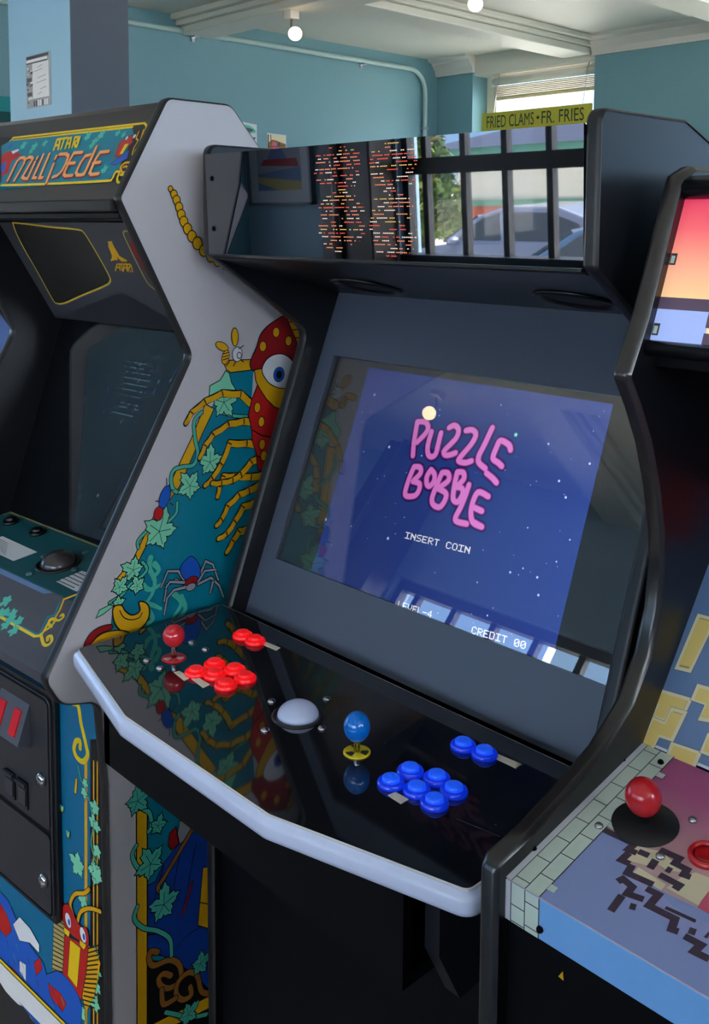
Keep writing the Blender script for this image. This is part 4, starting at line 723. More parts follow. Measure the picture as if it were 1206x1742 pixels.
for k, p in enumerate([(-0.3134,0.3486),(-0.3135,0.3384),(-0.3050,0.3291),(-0.3055,0.3173),(-0.3033,0.3058),(-0.3012,0.2943),(-0.2990,0.2829),(-0.3148,0.2675),(-0.3056,0.2594),(-0.3138,0.2459)]):
    x = p[0]
    for i in range(9):
        L = random.uniform(.003, .008)
        if random.random() < .8: A.stroke([(x, p[1]), (x+L, p[1])], .0022, 'px_dim', cap=False)
        x += L+random.uniform(.0015, .005)
for k in range(22): c = (random.uniform(-.36, -.06), random.uniform(.04, .36)); A.stroke([c, (c[0]+.003, c[1]+.005)], .003, random.choice(['px_dim', 'px_dim', 'px_dim2']))
A.build('screen_pattern', mon)
o = MB(); plate(o, MG, gpoly, .006, .009, glass('monitor_glass', 1.9)); o.build('monitor_glass', mil)
# teal control panel
MC = slope((-.19, 1.025), (-.03, 1.047)); HC = math.hypot(.16, .022); TEALP = mat('teal_panel_vinyl', (24, 84, 92), .45, noise=.12)
b = MB(); slab(b, MC, IL, IR, 0, HC, -.012, 0, TEALP); mcp = b.build('control_panel', mil, bevel=.002)
A = Art(MC, .0003, .00002)
A.stroke([(IL+.006, HC-.02), (IL+.012, HC-.006), (IR-.004, HC-.006)], .004, 'straw2')
def card(q): A.poly(q, 'white')
q = [(-0.4813,0.0427),(-0.4682,0.0791),(-0.3324,0.0764),(-0.3361,0.0287),(-0.4187,0.0295)]; card(q)
q2 = [(-0.1841,0.0256),(-0.1824,0.0769),(-0.1201,0.0811),(-0.1168,0.0241)]; card(q2)
for i in range(5):
    p = [(q2[0][0]+(q2[1][0]-q2[0][0])*(i+.6)/5.6, q2[0][1]+(q2[1][1]-q2[0][1])*(i+.6)/5.6) for _ in (0,)][0]; dxy = ((q2[3][0]-q2[0][0])*.8, (q2[3][1]-q2[0][1])*.8)
    for j in range(7): A.stroke([(p[0]+dxy[0]*j/7, p[1]+dxy[1]*j/7), (p[0]+dxy[0]*(j+.55)/7, p[1]+dxy[1]*(j+.55)/7)], .0028, 'charcoal')
for i in range(6):
    p0, p1 = [(-0.4530,0.0709),(-0.3486,0.0687)]; d_ = [(-0.4682,0.0791),(-0.3361,0.0287)]; k = (i+.4)/7; o0 = ((d_[1][0]-d_[0][0])*k*.8, (d_[1][1]-d_[0][1])*k*.8)
    A.stroke([(p0[0]-.03+o0[0], p0[1]+o0[1]), (p0[0]+.028+o0[0]*.6, p0[1]-.004+o0[1])], .0016, 'grey')
A.build('panel_artwork', mcp)
for q in [(-0.5225,0.1269),(-0.4174,0.1262)]:
    c = MC.at(*q); nn = tuple(MC.n); o = MB().lathe([(.0165, 0), (.0165, .004), (.013, .006), (.011, .004)], c, SATIN, 24, nn).build('push_button', mil); MB().lathe([(.0105, .002), (.0105, .010), (.008, .012), (.0001, .0125)], c, SATIN, 20, nn).build('plunger', o)
c = MC.at(*[(-0.2486,0.0704)][0]); nn = tuple(MC.n)
o = MB().lathe([(.042, 0), (.042, .002), (.038, .004), (.034, .001)], c, SATIN, 32, nn).build('trackball', mil); pr = [(.033*math.cos(t), .024*math.sin(t)) for t in [math.pi/2*i/10 for i in range(11)]]; pr[-1] = (.0001, .024)
MB().lathe(pr, c, mat('dark_smoky_ball', (58, 52, 54), .2, coat=.4), 28, nn).build('ball', o)
for q in [(-0.2562,0.0163),(-0.1993,0.0722),(-0.2452,0.1254),(-0.3009,0.0721)]: bolt(mil, MC.at(*q), nn, .007, mat('worn_teal_bolt', (70, 96, 100), .4), False)
MQF = slope((-.285, .952), (-.19, 1.025)); HQ = math.hypot(.095, .073)
b = MB(); b.prism([(-.19, 1.025), (-.286, .952), (-.286, .935), (-.20, .90), (-.17, .90), (-.17, 1.01)], IL, IR, mat('grey_panel_front', (72, 70, 78), .42, noise=.1)); mqf = b.build('panel_front', mil, bevel=.002)
A = Art(MQF, .0004, .00002)
A.poly([(IL, HQ-.001)]+[(-0.3376,0.1231),(-0.2725,0.1221),(-0.2073,0.1222),(-0.1809,0.1126),(-0.1259,0.1139),(-0.1185,0.1214)][0:0]+[(IL, HQ-.012), (-.17, HQ-.009), (-.15, HQ-.001)], 'slate')
A.stroke([(-0.2261,0.0464),(-0.1982,0.0464),(-0.1657,0.0459),(-0.1084,0.0472),(-0.1023,0.0506),(-0.1150,0.0794),(-0.1040,0.0871),(-0.1176,0.1108)], .0042, 'teal'); A.stroke([[(-0.2241,0.0450)][0]]+[(-0.1630,0.0440),(-0.1076,0.0434),(-0.0957,0.0488),(-0.0973,0.0564),(-0.1042,0.0760),(-0.0962,0.0828)], .005, 'yellow')
A.stroke(smooth([(-0.0982,0.0507),(-0.0752,0.0397),(-0.0642,0.0409),(-0.0629,0.0493),(-0.0728,0.0552),(-0.0787,0.0519),(-0.0727,0.0472)]), .0055, 'yellow'); A.stroke(smooth([(-0.0973,0.0564),(-0.0916,0.0664),(-0.0914,0.0775),(-0.0991,0.0818),(-0.1054,0.0770),(-0.0994,0.0707),(-0.0885,0.0688)]), .005, 'yellow'); A.stroke(smooth([(-0.0991,0.0818),(-0.0851,0.0823),(-0.0811,0.0905),(-0.0875,0.0939),(-0.0894,0.0905)]), .0045, 'yellow'); A.stroke([(-0.0974,0.0837),(-0.1022,0.0989),(-0.1125,0.1167),(-0.0945,0.1324)], .004, 'gold')
A.stroke([(IL+.01, .045), [(-0.2241,0.0450)][0]], .005, 'yellow')
for c, r in zip([(-0.2410,0.0731),(-0.2280,0.0510),(-0.2183,0.0556),(-0.1997,0.0588),(-0.1918,0.0499),(-0.1919,0.0372),(-0.1707,0.0527),(-0.1627,0.0358)], (.014, .012, .011, .012, .012, .011, .012, .012)): A.leaf(c, r, 'leaf2', r*300, 0, None)
A.build('front_artwork', mqf)
# lower front with coin door
MF = Pl((0, -.172, 0), (1, 0, 0), (0, 0, 1))
b = MB().box((IL, -.172, .165), (IR, -.160, .93), mat('teal_front_panel', (0, 104, 146), .45)); mlf = b.build('lower_front', mil)
b = MB().box((IL, -.168, 0), (IR, -.16, .165), mat('scuffed_kick_plate', (40, 38, 40), .6, noise=.3)); b.build('kick_plate', mil)
A = Art(MF, .0003, .00002)
wb = [(IL, .17)]+[(IL+(IR-IL)*i/24, .148+.006*math.sin(i*1.9)+.004*math.sin(i*3.7)) for i in range(25)]+[(IR, .17)]
A.poly([(-0.0731,0.7845),(-0.0275,0.8011),(-0.0423,0.2861),(-0.0898,0.2585)], 'black')
for l in ([(-0.0638,0.7492),(-0.0789,0.2649)], [(-0.0529,0.7520),(-0.0674,0.2715)]): A.stroke(l, .0035, 'gold')
A.stroke([(-0.0874,0.7432),(-0.1034,0.2506)], .0085, 'gold')
A.stroke(smooth([(-0.1279,0.8303),(-0.1088,0.8313),(-0.1004,0.8035),(-0.0859,0.7690),(-0.0822,0.7524),(-0.0964,0.7361),(-0.1152,0.7363),(-0.1244,0.7475),(-0.1174,0.7647),(-0.1046,0.7694),(-0.1051,0.7565)]), .015, 'yellow', taper=(.7, .6))
A.line([(-0.1179,0.6948),(-0.1226,0.6709)], .006, 'gold', .002)
A.line([(-0.1125,0.7226),(-0.1038,0.7004),(-0.0797,0.6736),(-0.0686,0.6347),(-0.0760,0.5950),(-0.0585,0.5663)], .003, 'leaf2', .002, sm=True)
random.seed(6)
for c, r in zip([(-0.0913,0.6999),(-0.0950,0.6820),(-0.0615,0.6667),(-0.0685,0.6384),(-0.0594,0.6350),(-0.0577,0.5922),(-0.1188,0.5386),(-0.0650,0.5524),(-0.0590,0.5478),(-0.1048,0.4817),(-0.0698,0.3985),(-0.0644,0.3715),(-0.0653,0.3411),(-0.0726,0.3070),(-0.1184,0.2658)], (.010, .011, .015, .014, .012, .014, .024, .022, .018, .015, .014, .014, .013, .018, .02)): A.leaf(c, r, 'leaf', random.random()*6, .002, None)
A.out([(-0.4012,0.3547),(-0.3699,0.3531),(-0.3477,0.3350),(-0.3185,0.3126),(-0.2822,0.2988),(-0.2429,0.2913),(-0.2330,0.2726),(-0.1972,0.2999),(-0.1629,0.3106),(-0.1302,0.3015),(-0.1148,0.2755),(-0.1192,0.2415),(-0.1896,0.1377),(-0.4105,0.1763),(-0.4059,0.2639)], 'blue', .003)
for q in ([(-0.4023,0.3332),(-0.3716,0.3190),(-0.3572,0.2971),(-0.3818,0.2720),(-0.4052,0.2769)], [(-0.2265,0.2602),(-0.1849,0.2633),(-0.1649,0.2549),(-0.1793,0.2310),(-0.2203,0.2396)], [(-0.2760,0.2737),(-0.2534,0.2958),(-0.2470,0.2771),(-0.2696,0.2527)], [(-0.3610,0.2200),(-0.3230,0.2155),(-0.2932,0.2154),(-0.3090,0.1943),(-0.3468,0.1941)]): A.out(q, 'red', .002)
for q in ([(-0.3503,0.3130),(-0.3247,0.3402),(-0.2878,0.3364),(-0.2559,0.3205),(-0.2566,0.3041),(-0.2891,0.3074),(-0.3270,0.2919)], [(-0.3290,0.2495),(-0.3063,0.2534),(-0.3078,0.2197),(-0.3300,0.2283)]): A.out(q, 'white', .002)
random.seed(9)
for k in range(26):
    t = random.random(); q = [(-0.3984,0.2550),(-0.1658,0.2309)]; c = (q[0][0]+(q[1][0]-q[0][0])*t+random.uniform(-.02, .02), q[0][1]+(q[1][1]-q[0][1])*t+random.uniform(-.03, .03)); A.stroke([c, (c[0]+.008, c[1]-.012)], .0022, random.choice(['black', 'red2', 'navy', 'leaf2']), taper=(1, .3))
A.poly([(-0.1978,0.4249),(-0.1783,0.4383),(-0.1620,0.4271),(-0.1604,0.3778),(-0.1681,0.3156),(-0.2098,0.2951),(-0.2028,0.3677)], 'straw2')
for k in range(14):
    q = [(-0.2007,0.4196),(-0.1666,0.4286),(-0.2096,0.2992),(-0.1707,0.3161)]; t = k/13; A.stroke([(q[0][0]+(q[2][0]-q[0][0])*t, q[0][1]+(q[2][1]-q[0][1])*t), (q[1][0]+(q[3][0]-q[1][0])*t, q[1][1]+(q[3][1]-q[1][1])*t-.006)], .0022, 'black')
A.poly([(-0.0946,0.4042),(-0.0694,0.4099),(-0.0514,0.3934),(-0.0721,0.3224),(-0.0988,0.2770),(-0.1108,0.3008)], 'gold')
for k in range(14):
    q = [(-0.0936,0.3972),(-0.0535,0.4256),(-0.1080,0.2870),(-0.0728,0.2994)]; t = k/13; A.stroke([(q[0][0]+(q[2][0]-q[0][0])*t, q[0][1]+(q[2][1]-q[0][1])*t), (q[1][0]+(q[3][0]-q[1][0])*t, q[1][1]+(q[3][1]-q[1][1])*t)], .0025, 'black')
A.out([(-0.1634,0.3878),(-0.0883,0.4037),(-0.0963,0.3544),(-0.1143,0.2911),(-0.1432,0.3059),(-0.1730,0.3091)], 'red', .003); A.out([(-0.1455,0.3874),(-0.1130,0.3890),(-0.1267,0.3072),(-0.1561,0.3143)], 'yellow', .0025)
A.line([(-0.1307,0.4369),(-0.1431,0.4555),(-0.1272,0.4821),(-0.0979,0.4981),(-0.0817,0.5132)], .007, 'gold', .003, sm=True); A.line([(-0.1205,0.4344),(-0.1087,0.4591),(-0.0797,0.4790),(-0.0486,0.4888)], .007, 'gold', .003, sm=True)
A.out([(-0.1661,0.4404),(-0.1479,0.4512),(-0.1287,0.4379),(-0.1129,0.4307),(-0.0905,0.4345),(-0.0882,0.4076),(-0.1138,0.4018),(-0.1464,0.4004),(-0.1659,0.4097)], 'red', .003, sm=True)
for c, k in zip([(-0.1509,0.4219),(-0.1037,0.4184)], (1, 1)): A.out(ell(c, .009, .013, .3), 'white', .002); A.poly(ell((c[0]+.003, c[1]-.002), .004, .006), 'blue')
A.out([(-0.1662,0.4018),(-0.1463,0.4023),(-0.1500,0.3908),(-0.1633,0.3918)], 'yellow', .002); A.out([(-0.1138,0.4038),(-0.0934,0.4049),(-0.1014,0.3924),(-0.1141,0.3941)], 'yellow', .002)
A.poly([(IL, .165), (IR, .165), (IR, .2085), (IL, .2085)], 'white'); A.stroke([(IL, .2125), (IR, .2125)], .0105, 'black'); A.stroke([(IL, .213), (IR, .213)], .0062, 'yellow')
for c in [(-0.1634,0.6205),(-0.1452,0.5812)]:
    A.poly(ell(c, .004, .0026), 'gold'); A.poly(ell((c[0]-.002, c[1]+.006), .0022, .005, .3), 'leaf'); A.poly(ell((c[0]+.003, c[1]+.006), .0022, .005, -.3), 'leaf'); A.stroke([(c[0]-.005, c[1]-.001), (c[0]+.006, c[1]-.002)], .0014, 'black')
A.build('front_artwork', mlf)
A = Art(Pl((0, -.168, 0), (1, 0, 0), (0, 0, 1)), .0003); A.poly(wb, 'white'); A.build('chipped_band', mil)
cd = fillet([(-.470, .402), (-.168, .402), (-.168, .832), (-.470, .832)], .022, 5); cd2 = fillet([(-.457, .413), (-.181, .413), (-.181, .821), (-.457, .821)], .016, 5)
DOOR = mat('charcoal_coin_door', (46, 46, 52), .38, bump=.05, nscale=250); xz = lambda t, a, b: (a, t, b)
dr = MB().prism(cd, -.182, -.172, SATIN, xz).build('coin_door', mil, bevel=.003)
MB().strip([(a, b_) for a, b_ in cd2], -.186, -.180, DOOR, .002, closed=True, f=xz).build('door_rim', dr)
MB().prism(fillet([(-.452, .578), (-.186, .578), (-.186, .816), (-.452, .816)], .012, 4), -.187, -.182, DOOR, xz).build('upper_door', dr, bevel=.002)
MB().prism(fillet([(-.452, .418), (-.186, .418), (-.186, .566), (-.452, .566)], .012, 4), -.187, -.182, DOOR, xz).build('lower_door', dr, bevel=.002)
MB().prism([(-.187, .792), (-.212, .722), (-.187, .712)], -.345, -.245, mat('grey_coin_entry', (86, 88, 98), .35)).build('coin_entry', dr)
REDP = mat('red_reject_plastic', (190, 34, 44), .3, emit=(200, 30, 40), es=.12)
CE = slope((-.212, .722), (-.187, .792))
for a in (-.325, -.272): m_ = MB(); slab(m_, CE, a-.011, a+.011, .012, .058, .0, .003, REDP); tag(m_.build('reject_button', dr), 'red coin reject button')
for z, x in ((.668, -.205), (.478, -.205)): MB().lathe([(.013, 0), (.013, .005), (.009, .009), (.0001, .010)], (x, -.187, z), CHROME, 20, (0, -1, 0)).build('lock', dr)
for a in (-.318, -.272):
    m_ = MB(); m_.box((a-.017, -.190, .590), (a+.017, -.187, .640), SATIN); m_.box((a-.013, -.192, .596), (a+.013, -.190, .626), mat('steel_flap', (74, 76, 84), .35, metal=.5)); m_.box((a-.017, -.196, .634), (a+.017, -.187, .640), DOOR); m_.build('coin_return', dr)
MB().box((IL, .60, .02), (IR, .615, 1.33), DEEP).build('back_panel', mil)
# ------------------------------------------------------------------ machine at the far left, only a sliver shows
nb = thing('arcade_cabinet', (-2.10, .95, 0), 'dark arcade machine at far left, only its bluish screen edge showing', 'arcade cabinet', rz=ANG)
NP = fillet([(.60, 0), (.60, 1.5), (.1, 1.70), (-.06, 1.70), (-.10, 1.58), (.02, 1.42), (-.22, .98), (-.15, .88), (-.15, 0)], .02, 4)
for x in (-.60, -.019):
    o = MB().prism(NP, x, x+.019, BLACK).build('side_panel', nb); MB().strip(NP[1:], x-.001, x+.020, TRIMB, .003).build('edge_trim', o)
NG = slope((-.12, 1.02), (.08, 1.45)); b = MB(); slab(b, NG, -.58, -.019, 0, .47, -.01, 0, mat('bluish_screen', (60, 80, 120), .2, emit=(70, 90, 150), es=.3)); b.build('screen', nb)
MB().prism([(-.21, .98), (-.12, 1.02), (-.12, 1.0), (-.2, .93)], -.58, -.019, mat('brown_panel', (70, 52, 50), .4)).build('control_panel', nb)
MB().box((-.58, -.14, .02), (-.019, -.12, .93), BLACK).build('front_panel', nb); MB().prism([(-.055, 1.695), (-.098, 1.58), (-.08, 1.58), (-.04, 1.695)], -.58, -.019, mat('dim_header', (90, 40, 50), .4)).build('header_panel', nb)
# ------------------------------------------------------------------ the cabinet at the right edge
rgt = thing('arcade_cabinet', (-.27, 1.0, 0), 'arcade cabinet at the right edge with pink sunset header and yellow block pattern', 'arcade cabinet')
RL, RI, RR = -.583, -.563, .06
RP0 = [(1.62, 0), (1.62, 1.60), (1.30, 1.715), (1.075, 1.716), (1.046, 1.705), (1.0386, 1.690), (1.0188, 1.6427), (.9806, 1.5519), (.9468, 1.4915), (.9701, 1.4576), (.9948, 1.4144), (1.0158, 1.36), (1.031, 1.3015), (1.035, 1.2583), (1.0287, 1.2103), (1.0097, 1.159), (.9743, 1.114), (.9163, 1.0793), (.8508, 1.0579), (.7901, 1.0414), (.7400, 1.0335), (.7346, 1.026), (.7346, 0)]
RP = fillet(RP0, {3: .012, 8: .006, 2: .03}, 4)
for x0, x1 in ((RL, RI), (RR, RR+.02)):
    o = MB().prism(RP, x0, x1, BLACK).build('side_panel', rgt, True); MB().strip(RP[1:], x0-.001, x1+.001, mat('black_rounded_trim', (36, 33, 33), .24, spec=.7), .006).build('edge_trim', o, True)
RC = slope((.7465, 1.0156), (.998, 1.06)); HC = math.hypot(.2515, .0444)
SUNSET = gradient('printed_sunset_panel', 1, -.16, .0, [(0, (216, 178, 176)), (.35, (204, 146, 158)), (.7, (196, 102, 150)), (1, (186, 94, 142))], .35)
b = MB(); slab(b, RC, RI, RR, 0, HC, -.02, 0, SUNSET); slab(b, RC, RI, RR, .0, HC-.005, -.04, -.0201, DEEP)
b.box((RI, .7465, .974), (RR, .7600, 1.0154), mat('sky_blue_panel_front', (128, 186, 248), .35)); rcp = b.build('control_panel', rgt, True, bevel=.0012)
A = Art(RC, .0003, .00002); INK['lilac'] = mat('print_lilac', (172, 186, 232), .35, noise=.02)
A.poly([(-0.5365,0.0102),(-0.5367,0.0646),(-0.5411,0.1103),(-0.5273,0.1131),(-0.4940,0.1127),(-0.4871,0.0915),(-0.4450,0.0771),(-0.3931,0.0794)]+[(-.25, .075), (-.25, .06), (RR, .05), (RR, .0008), (-.5495, .0008)], 'lilac')
A.poly([(-0.4376,0.0831),(-0.4323,0.1063),(-0.4255,0.1171),(-0.4130,0.1187),(-0.4024,0.0977),(-0.4023,0.0822)], 'cream')
for q in ([(-0.4874,0.1148),(-0.4657,0.1170),(-0.4637,0.0970),(-0.4846,0.0906)], [(-0.4708,0.0899),(-0.4396,0.0868),(-0.4397,0.0773),(-0.4714,0.0797)], [(-0.4642,0.1211),(-0.4302,0.1107),(-0.4487,0.1031),(-0.4626,0.1049)], [(-0.4797,0.1149),(-0.4642,0.1211),(-0.4624,0.1079),(-0.4789,0.1037)]): A.poly(q, 'cream')
for q in ([(-0.4770,0.0655),(-0.4692,0.0744),(-0.4450,0.0771),(-0.4216,0.0669),(-0.3878,0.0688),(-0.3774,0.0483),(-0.4006,0.0438),(-0.4297,0.0501),(-0.4554,0.0451),(-0.4681,0.0508)], ): A.poly(q, INK.setdefault('lilac2', mat('print_lilac_grey', (164, 168, 216), .35)))
def px(pts, wd=.0075): A.stroke(pts, wd, 'dusk', cap=False)
for q in ([(-0.5404,0.1124),(-0.5158,0.1126),(-0.4926,0.1138)], [(-0.4894,0.1133),(-0.4904,0.1036),(-0.4814,0.1047)], [(-0.4874,0.1001),(-0.4885,0.0875),(-0.4794,0.0883)], [(-0.4768,0.0887),(-0.4752,0.0766),(-0.4488,0.0790)], [(-0.4813,0.1077),(-0.4705,0.1088)], [(-0.4660,0.1226),(-0.4461,0.1236),(-0.4461,0.1150),(-0.4334,0.1151),(-0.4328,0.1072),(-0.4262,0.1083)], [(-0.4505,0.0933),(-0.4298,0.0933),(-0.4303,0.0861)], [(-0.4492,0.1041),(-0.4438,0.1042)], [(-0.4624,0.1079),(-0.4614,0.0946)],
          [(-0.4766,0.0617),(-0.4744,0.0675),(-0.4625,0.0647),(-0.4619,0.0544),(-0.4466,0.0578)], [(-0.4645,0.0496),(-0.4629,0.0274)], [(-0.4514,0.0708),(-0.4390,0.0712),(-0.4391,0.0542),(-0.4136,0.0555),(-0.4104,0.0432),(-0.4043,0.0445)], [(-0.4526,0.0434),(-0.4472,0.0451)], [(-0.3980,0.0435),(-0.3826,0.0440),(-0.3838,0.0338),(-0.3706,0.0348)], [(-0.3844,0.0569),(-0.3816,0.0567)], [(-0.3982,0.0518),(-0.3922,0.0530)]): px(q)
px([(-0.4265,0.0616),(-0.3980,0.0642)], .004)
A.poly([(-0.4051,0.0877),(-0.4052,0.1033),(-0.3931,0.0794),(-0.4042,0.0794)], 'pink')
# mint bricks along the left edge
w_ = .0165; xb = RI+.0065; yy = 0
A.poly([(xb, 0), (xb+2*w_, 0), (xb+2*w_, HC), (xb, HC)], 'mint')
for x in (xb, xb+w_, xb+2*w_): A.stroke([(x, 0), (x, HC)], .0011, 'line', cap=False)
for k in range(9):
    for c in (0, 1):
        y = .008+k*.034+c*.017
        if y < HC: A.stroke([(xb+c*w_, y), (xb+(c+1)*w_, y)], .0011, 'line', cap=False)
for y in (.012, .118, .215): A.poly([(xb+2*w_, y), (xb+2*w_+.008, y), (xb+2*w_+.008, y+.008), (xb+2*w_, y+.008)], 'mint')
A.poly([(RI, 0), (xb, 0), (xb, HC), (RI, HC)], 'white')
A.build('panel_artwork', rcp, True)
A = Art(Pl((0, .7465, 0), (1, 0, 0), (0, 0, 1)), .0003, .00002)
A.poly([(xb, .9745), (xb+2*w_, .9745), (xb+2*w_, 1.015), (xb, 1.015)], 'mint'); A.poly([(RI, .9745), (xb, .9745), (xb, 1.015), (RI, 1.015)], 'white')
for x in (xb, xb+w_, xb+2*w_): A.stroke([(x, .9745), (x, 1.015)], .0011, 'line', cap=False)
for c, z in ((0, .993), (1, 1.004), (1, .980), (0, .976)): A.stroke([(xb+c*w_, z), (xb+(c+1)*w_, z)], .0011, 'line', cap=False)
A.build('front_artwork', rcp, True)
nr = tuple(RC.n)
def rpt(q, h=.0006): return RC.at(q[0], q[1], h)
c = rpt([(-0.4960,0.1456)][0])
j = MB().lathe([(.034, 0), (.0335, .001), (.008, .0018), (.0001, .002)], c, mat('black_dust_disc', (30, 30, 32), .4), 40, nr).build('joystick', rgt, True); tag(j, 'red ball-top joystick on a large black disc')
tip = Vector(c)+RC.n*.031
MB().tube([c, tuple(tip)], .0048, CHROME, 12).build('shaft', j, True); MB().ball(tip, .0185, mat('red_ball_matte', (206, 30, 40), .22, coat=.4), (1, 1, 1.06)).build('ball_top', j, True)
q = [(-0.4270,0.1408)][0]; o = MB().lathe([(.0175, 0), (.0175, .003), (.0155, .0055), (.0135, .006), (.012, .003), (.011, -.004)], rpt(q), mat('red_concave_button', (206, 30, 38), .25, coat=.4), 28, nr).build('push_button', rgt, True)
MB().lathe([(.0105, -.004), (.0105, .004), (.006, .003), (.0001, .0027)], rpt(q), mat('red_concave_cap', (190, 22, 30), .3, coat=.3), 24, nr).build('plunger', o, True)
q = (q[0]+.055, q[1]+.02); o = MB().lathe([(.0175, 0), (.0175, .003), (.0155, .0055), (.0135, .006), (.012, .003), (.011, -.004)], rpt(q), MATS['red_concave_button'], 28, nr).build('push_button', rgt, True)
MB().lathe([(.0105, -.004), (.0105, .004), (.006, .003), (.0001, .0027)], rpt(q), MATS['red_concave_cap'], 24, nr).build('plunger', o, True)
for q in [(-0.4606,0.1779),(-0.4612,0.1141),(-0.5302,0.1134)]: bolt(rgt, rpt(q), nr, .0046, ALU)
for q in [(-0.5641,0.0468),(-0.5656,0.2172),(-0.5302,0.2381)]: bolt(rgt, rpt(q), nr, .0036, DEEP)
q = [(-0.5213,0.9853)][0]; bolt(rgt, (q[0], .746, q[1]), (0, -1, 0), .0036, DEEP)
# patterned panel rising behind the control panel
RB = slope((1.0, 1.061), (1.147, 1.244)); HB_ = math.hypot(.147, .183)
b = MB(); slab(b, RB, RI, RR, 0, .33, -.012, 0, mat('blue_grey_print', (108, 134, 174), .3)); rbz = b.build('screen_surround', rgt, True)
A = Art(RB, .0003, .00003); INK['straw'] = mat('print_straw', (238, 208, 122), .35)
A.stroke([(RI, .0015), (RR, .0015)], .003, 'white', cap=False)
BLK = [[(-0.5560,0.0938),(-0.5525,0.1620),(-0.5355,0.1625),(-0.5335,0.1567),(-0.5400,0.0954)], [(-0.5689,0.0619),(-0.5281,0.0644),(-0.5296,0.0496),(-0.5468,0.0478),(-0.5485,0.0313),(-0.5635,0.0310),(-0.5611,0.0478),(-0.5685,0.0482)], [(-0.5627,0.0290),(-0.5459,0.0286),(-0.5442,0.0472),(-0.5285,0.0485),(-0.5323,0.0153),(-0.5490,0.0140),(-0.5511,-0.0031),(-0.5652,-0.0035)], [(-0.5307,0.0108),(-0.4983,0.0127),(-0.4999,-0.0035),(-0.5308,-0.0052)],
       [(-0.5245,0.0824),(-0.5053,0.0839),(-0.4940,0.0511),(-0.5100,0.0480),(-0.5083,0.0664),(-0.5256,0.0661)], [(-0.4953,0.0347),(-0.4883,0.0345),(-0.4818,0.0157),(-0.4964,0.0156)]]
for x0, y0 in ((-.36, .02), (-.22, .02), (-.08, .06), (-.30, .12), (-.12, .17)): BLK.append([(x0, y0), (x0+.075, y0), (x0+.075, y0+.025), (x0+.05, y0+.025), (x0+.05, y0+.05), (x0+.025, y0+.05), (x0+.025, y0+.025), (x0, y0+.025)])
for p in BLK:
    A.stroke(p, .005, 'line', True); A.poly(p, 'straw2')
    c = (sum(x for x, _ in p)/len(p), sum(y for _, y in p)/len(p)); A.stroke(p, .0042, 'cream', True, cap=False)
    A.poly([(x+(c[0]-x)*.12, y+(c[1]-y)*.12) for x, y in p], 'straw')
A.poly([(RI+.03, .245), (RR, .245), (RR, .33), (RI+.03, .33)], 'red')
A.build('block_pattern', rbz, True)
MB().prism([(1.21, 1.323), (1.10, 1.50), (1.115, 1.51), (1.225, 1.333)], RI, RR, mat('dark_screen', (14, 15, 18), .12)).build('screen', rgt, True)
MB().box((RI, 1.0, 1.498), (RR, 1.14, 1.508), DEEP).build('header_underside', rgt, True)
# lit header
RM = slope((.9858, 1.5289), (1.0528, 1.6847)); HM_ = math.hypot(.067, .1558)
HDR = gradient('printed_sunset_header', 2, 1.555, 1.69, [(0, (228, 198, 136)), (.35, (226, 160, 128)), (.7, (220, 92, 100)), (1, (204, 44, 84))], .25, .55)
b = MB(); slab(b, RM, RI, RR, -.005, HM_+.005, -.006, 0, HDR); rhd = b.build('header_panel', rgt, True)
A = Art(RM, .0003, .00003); INK['hd_lilac'] = mat('header_lilac', (146, 164, 216), .3, emit=(146, 164, 216), es=.5); INK['hd_dusk'] = mat('header_dusk', (84, 68, 88), .3, emit=(84, 68, 88), es=.3); INK['hd_straw'] = mat('header_straw', (222, 198, 132), .3, emit=(222, 198, 132), es=.5)
A.poly([(RI, -.002), (-.548+.047, -.002), (-.548+.047, .038), (RI, .038)], 'hd_lilac')
A.poly([(RI, .036), (-.487, .036), (-.487, .05), (RI, .05)], 'hd_dusk'); A.poly([(-.503, .018), (-.487, .018), (-.487, .05), (-.503, .05)], 'hd_dusk'); A.poly([(-.503, -.002), (-.493, -.002), (-.493, .012), (-.503, .012)], 'hd_dusk'); A.poly([(-.487, .022), (-.47, .022), (-.47, .03), (-.487, .03)], 'hd_dusk'); A.poly([(-.487, -.002), (RR, -.002), (RR, .022), (-.487, .022)], 'hd_straw')
for y in (.088, .005): A.poly([(RI+.0005, y), (RI+.008, y), (RI+.008, y+.014), (RI+.0005, y+.014)], 'line'); A.poly([(RI+.0015, y+.002), (RI+.006, y+.002), (RI+.006, y+.011), (RI+.0015, y+.011)], 'mint')
A.build('header_artwork', rhd, True)
TUBE = mat('black_glossy_tube', (24, 24, 27), .22)
for y, z, r in ((1.052, 1.694, .011), (.981, 1.520, .009)): MB().tube([(RI, y, z), (RR, y, z)], r, TUBE, 16).build('header_retainer', rgt, True)
MB().prism([(1.06, 1.71), (1.28, 1.71), (1.28, 1.70), (1.06, 1.70)], RI, RR, BLACK).build('top_panel', rgt, True)
MB().box((RI, .752, .02), (RR, .765, .972), DEEP).build('front_panel', rgt, True)
A = Art(Pl((0, .752, 0), (1, 0, 0), (0, 0, 1)), .0003); q = [(-0.4995,0.9487)][0]; A.poly([(q[0]-.004, q[1]-.004), (q[0]+.002, q[1]-.005), (q[0]+.001, q[1]+.004)], 'gold'); A.build('fleck', rgt, True)
MB().box((RI, 1.60, .02), (RR, 1.615, 1.58), DEEP).build('back_panel', rgt, True)
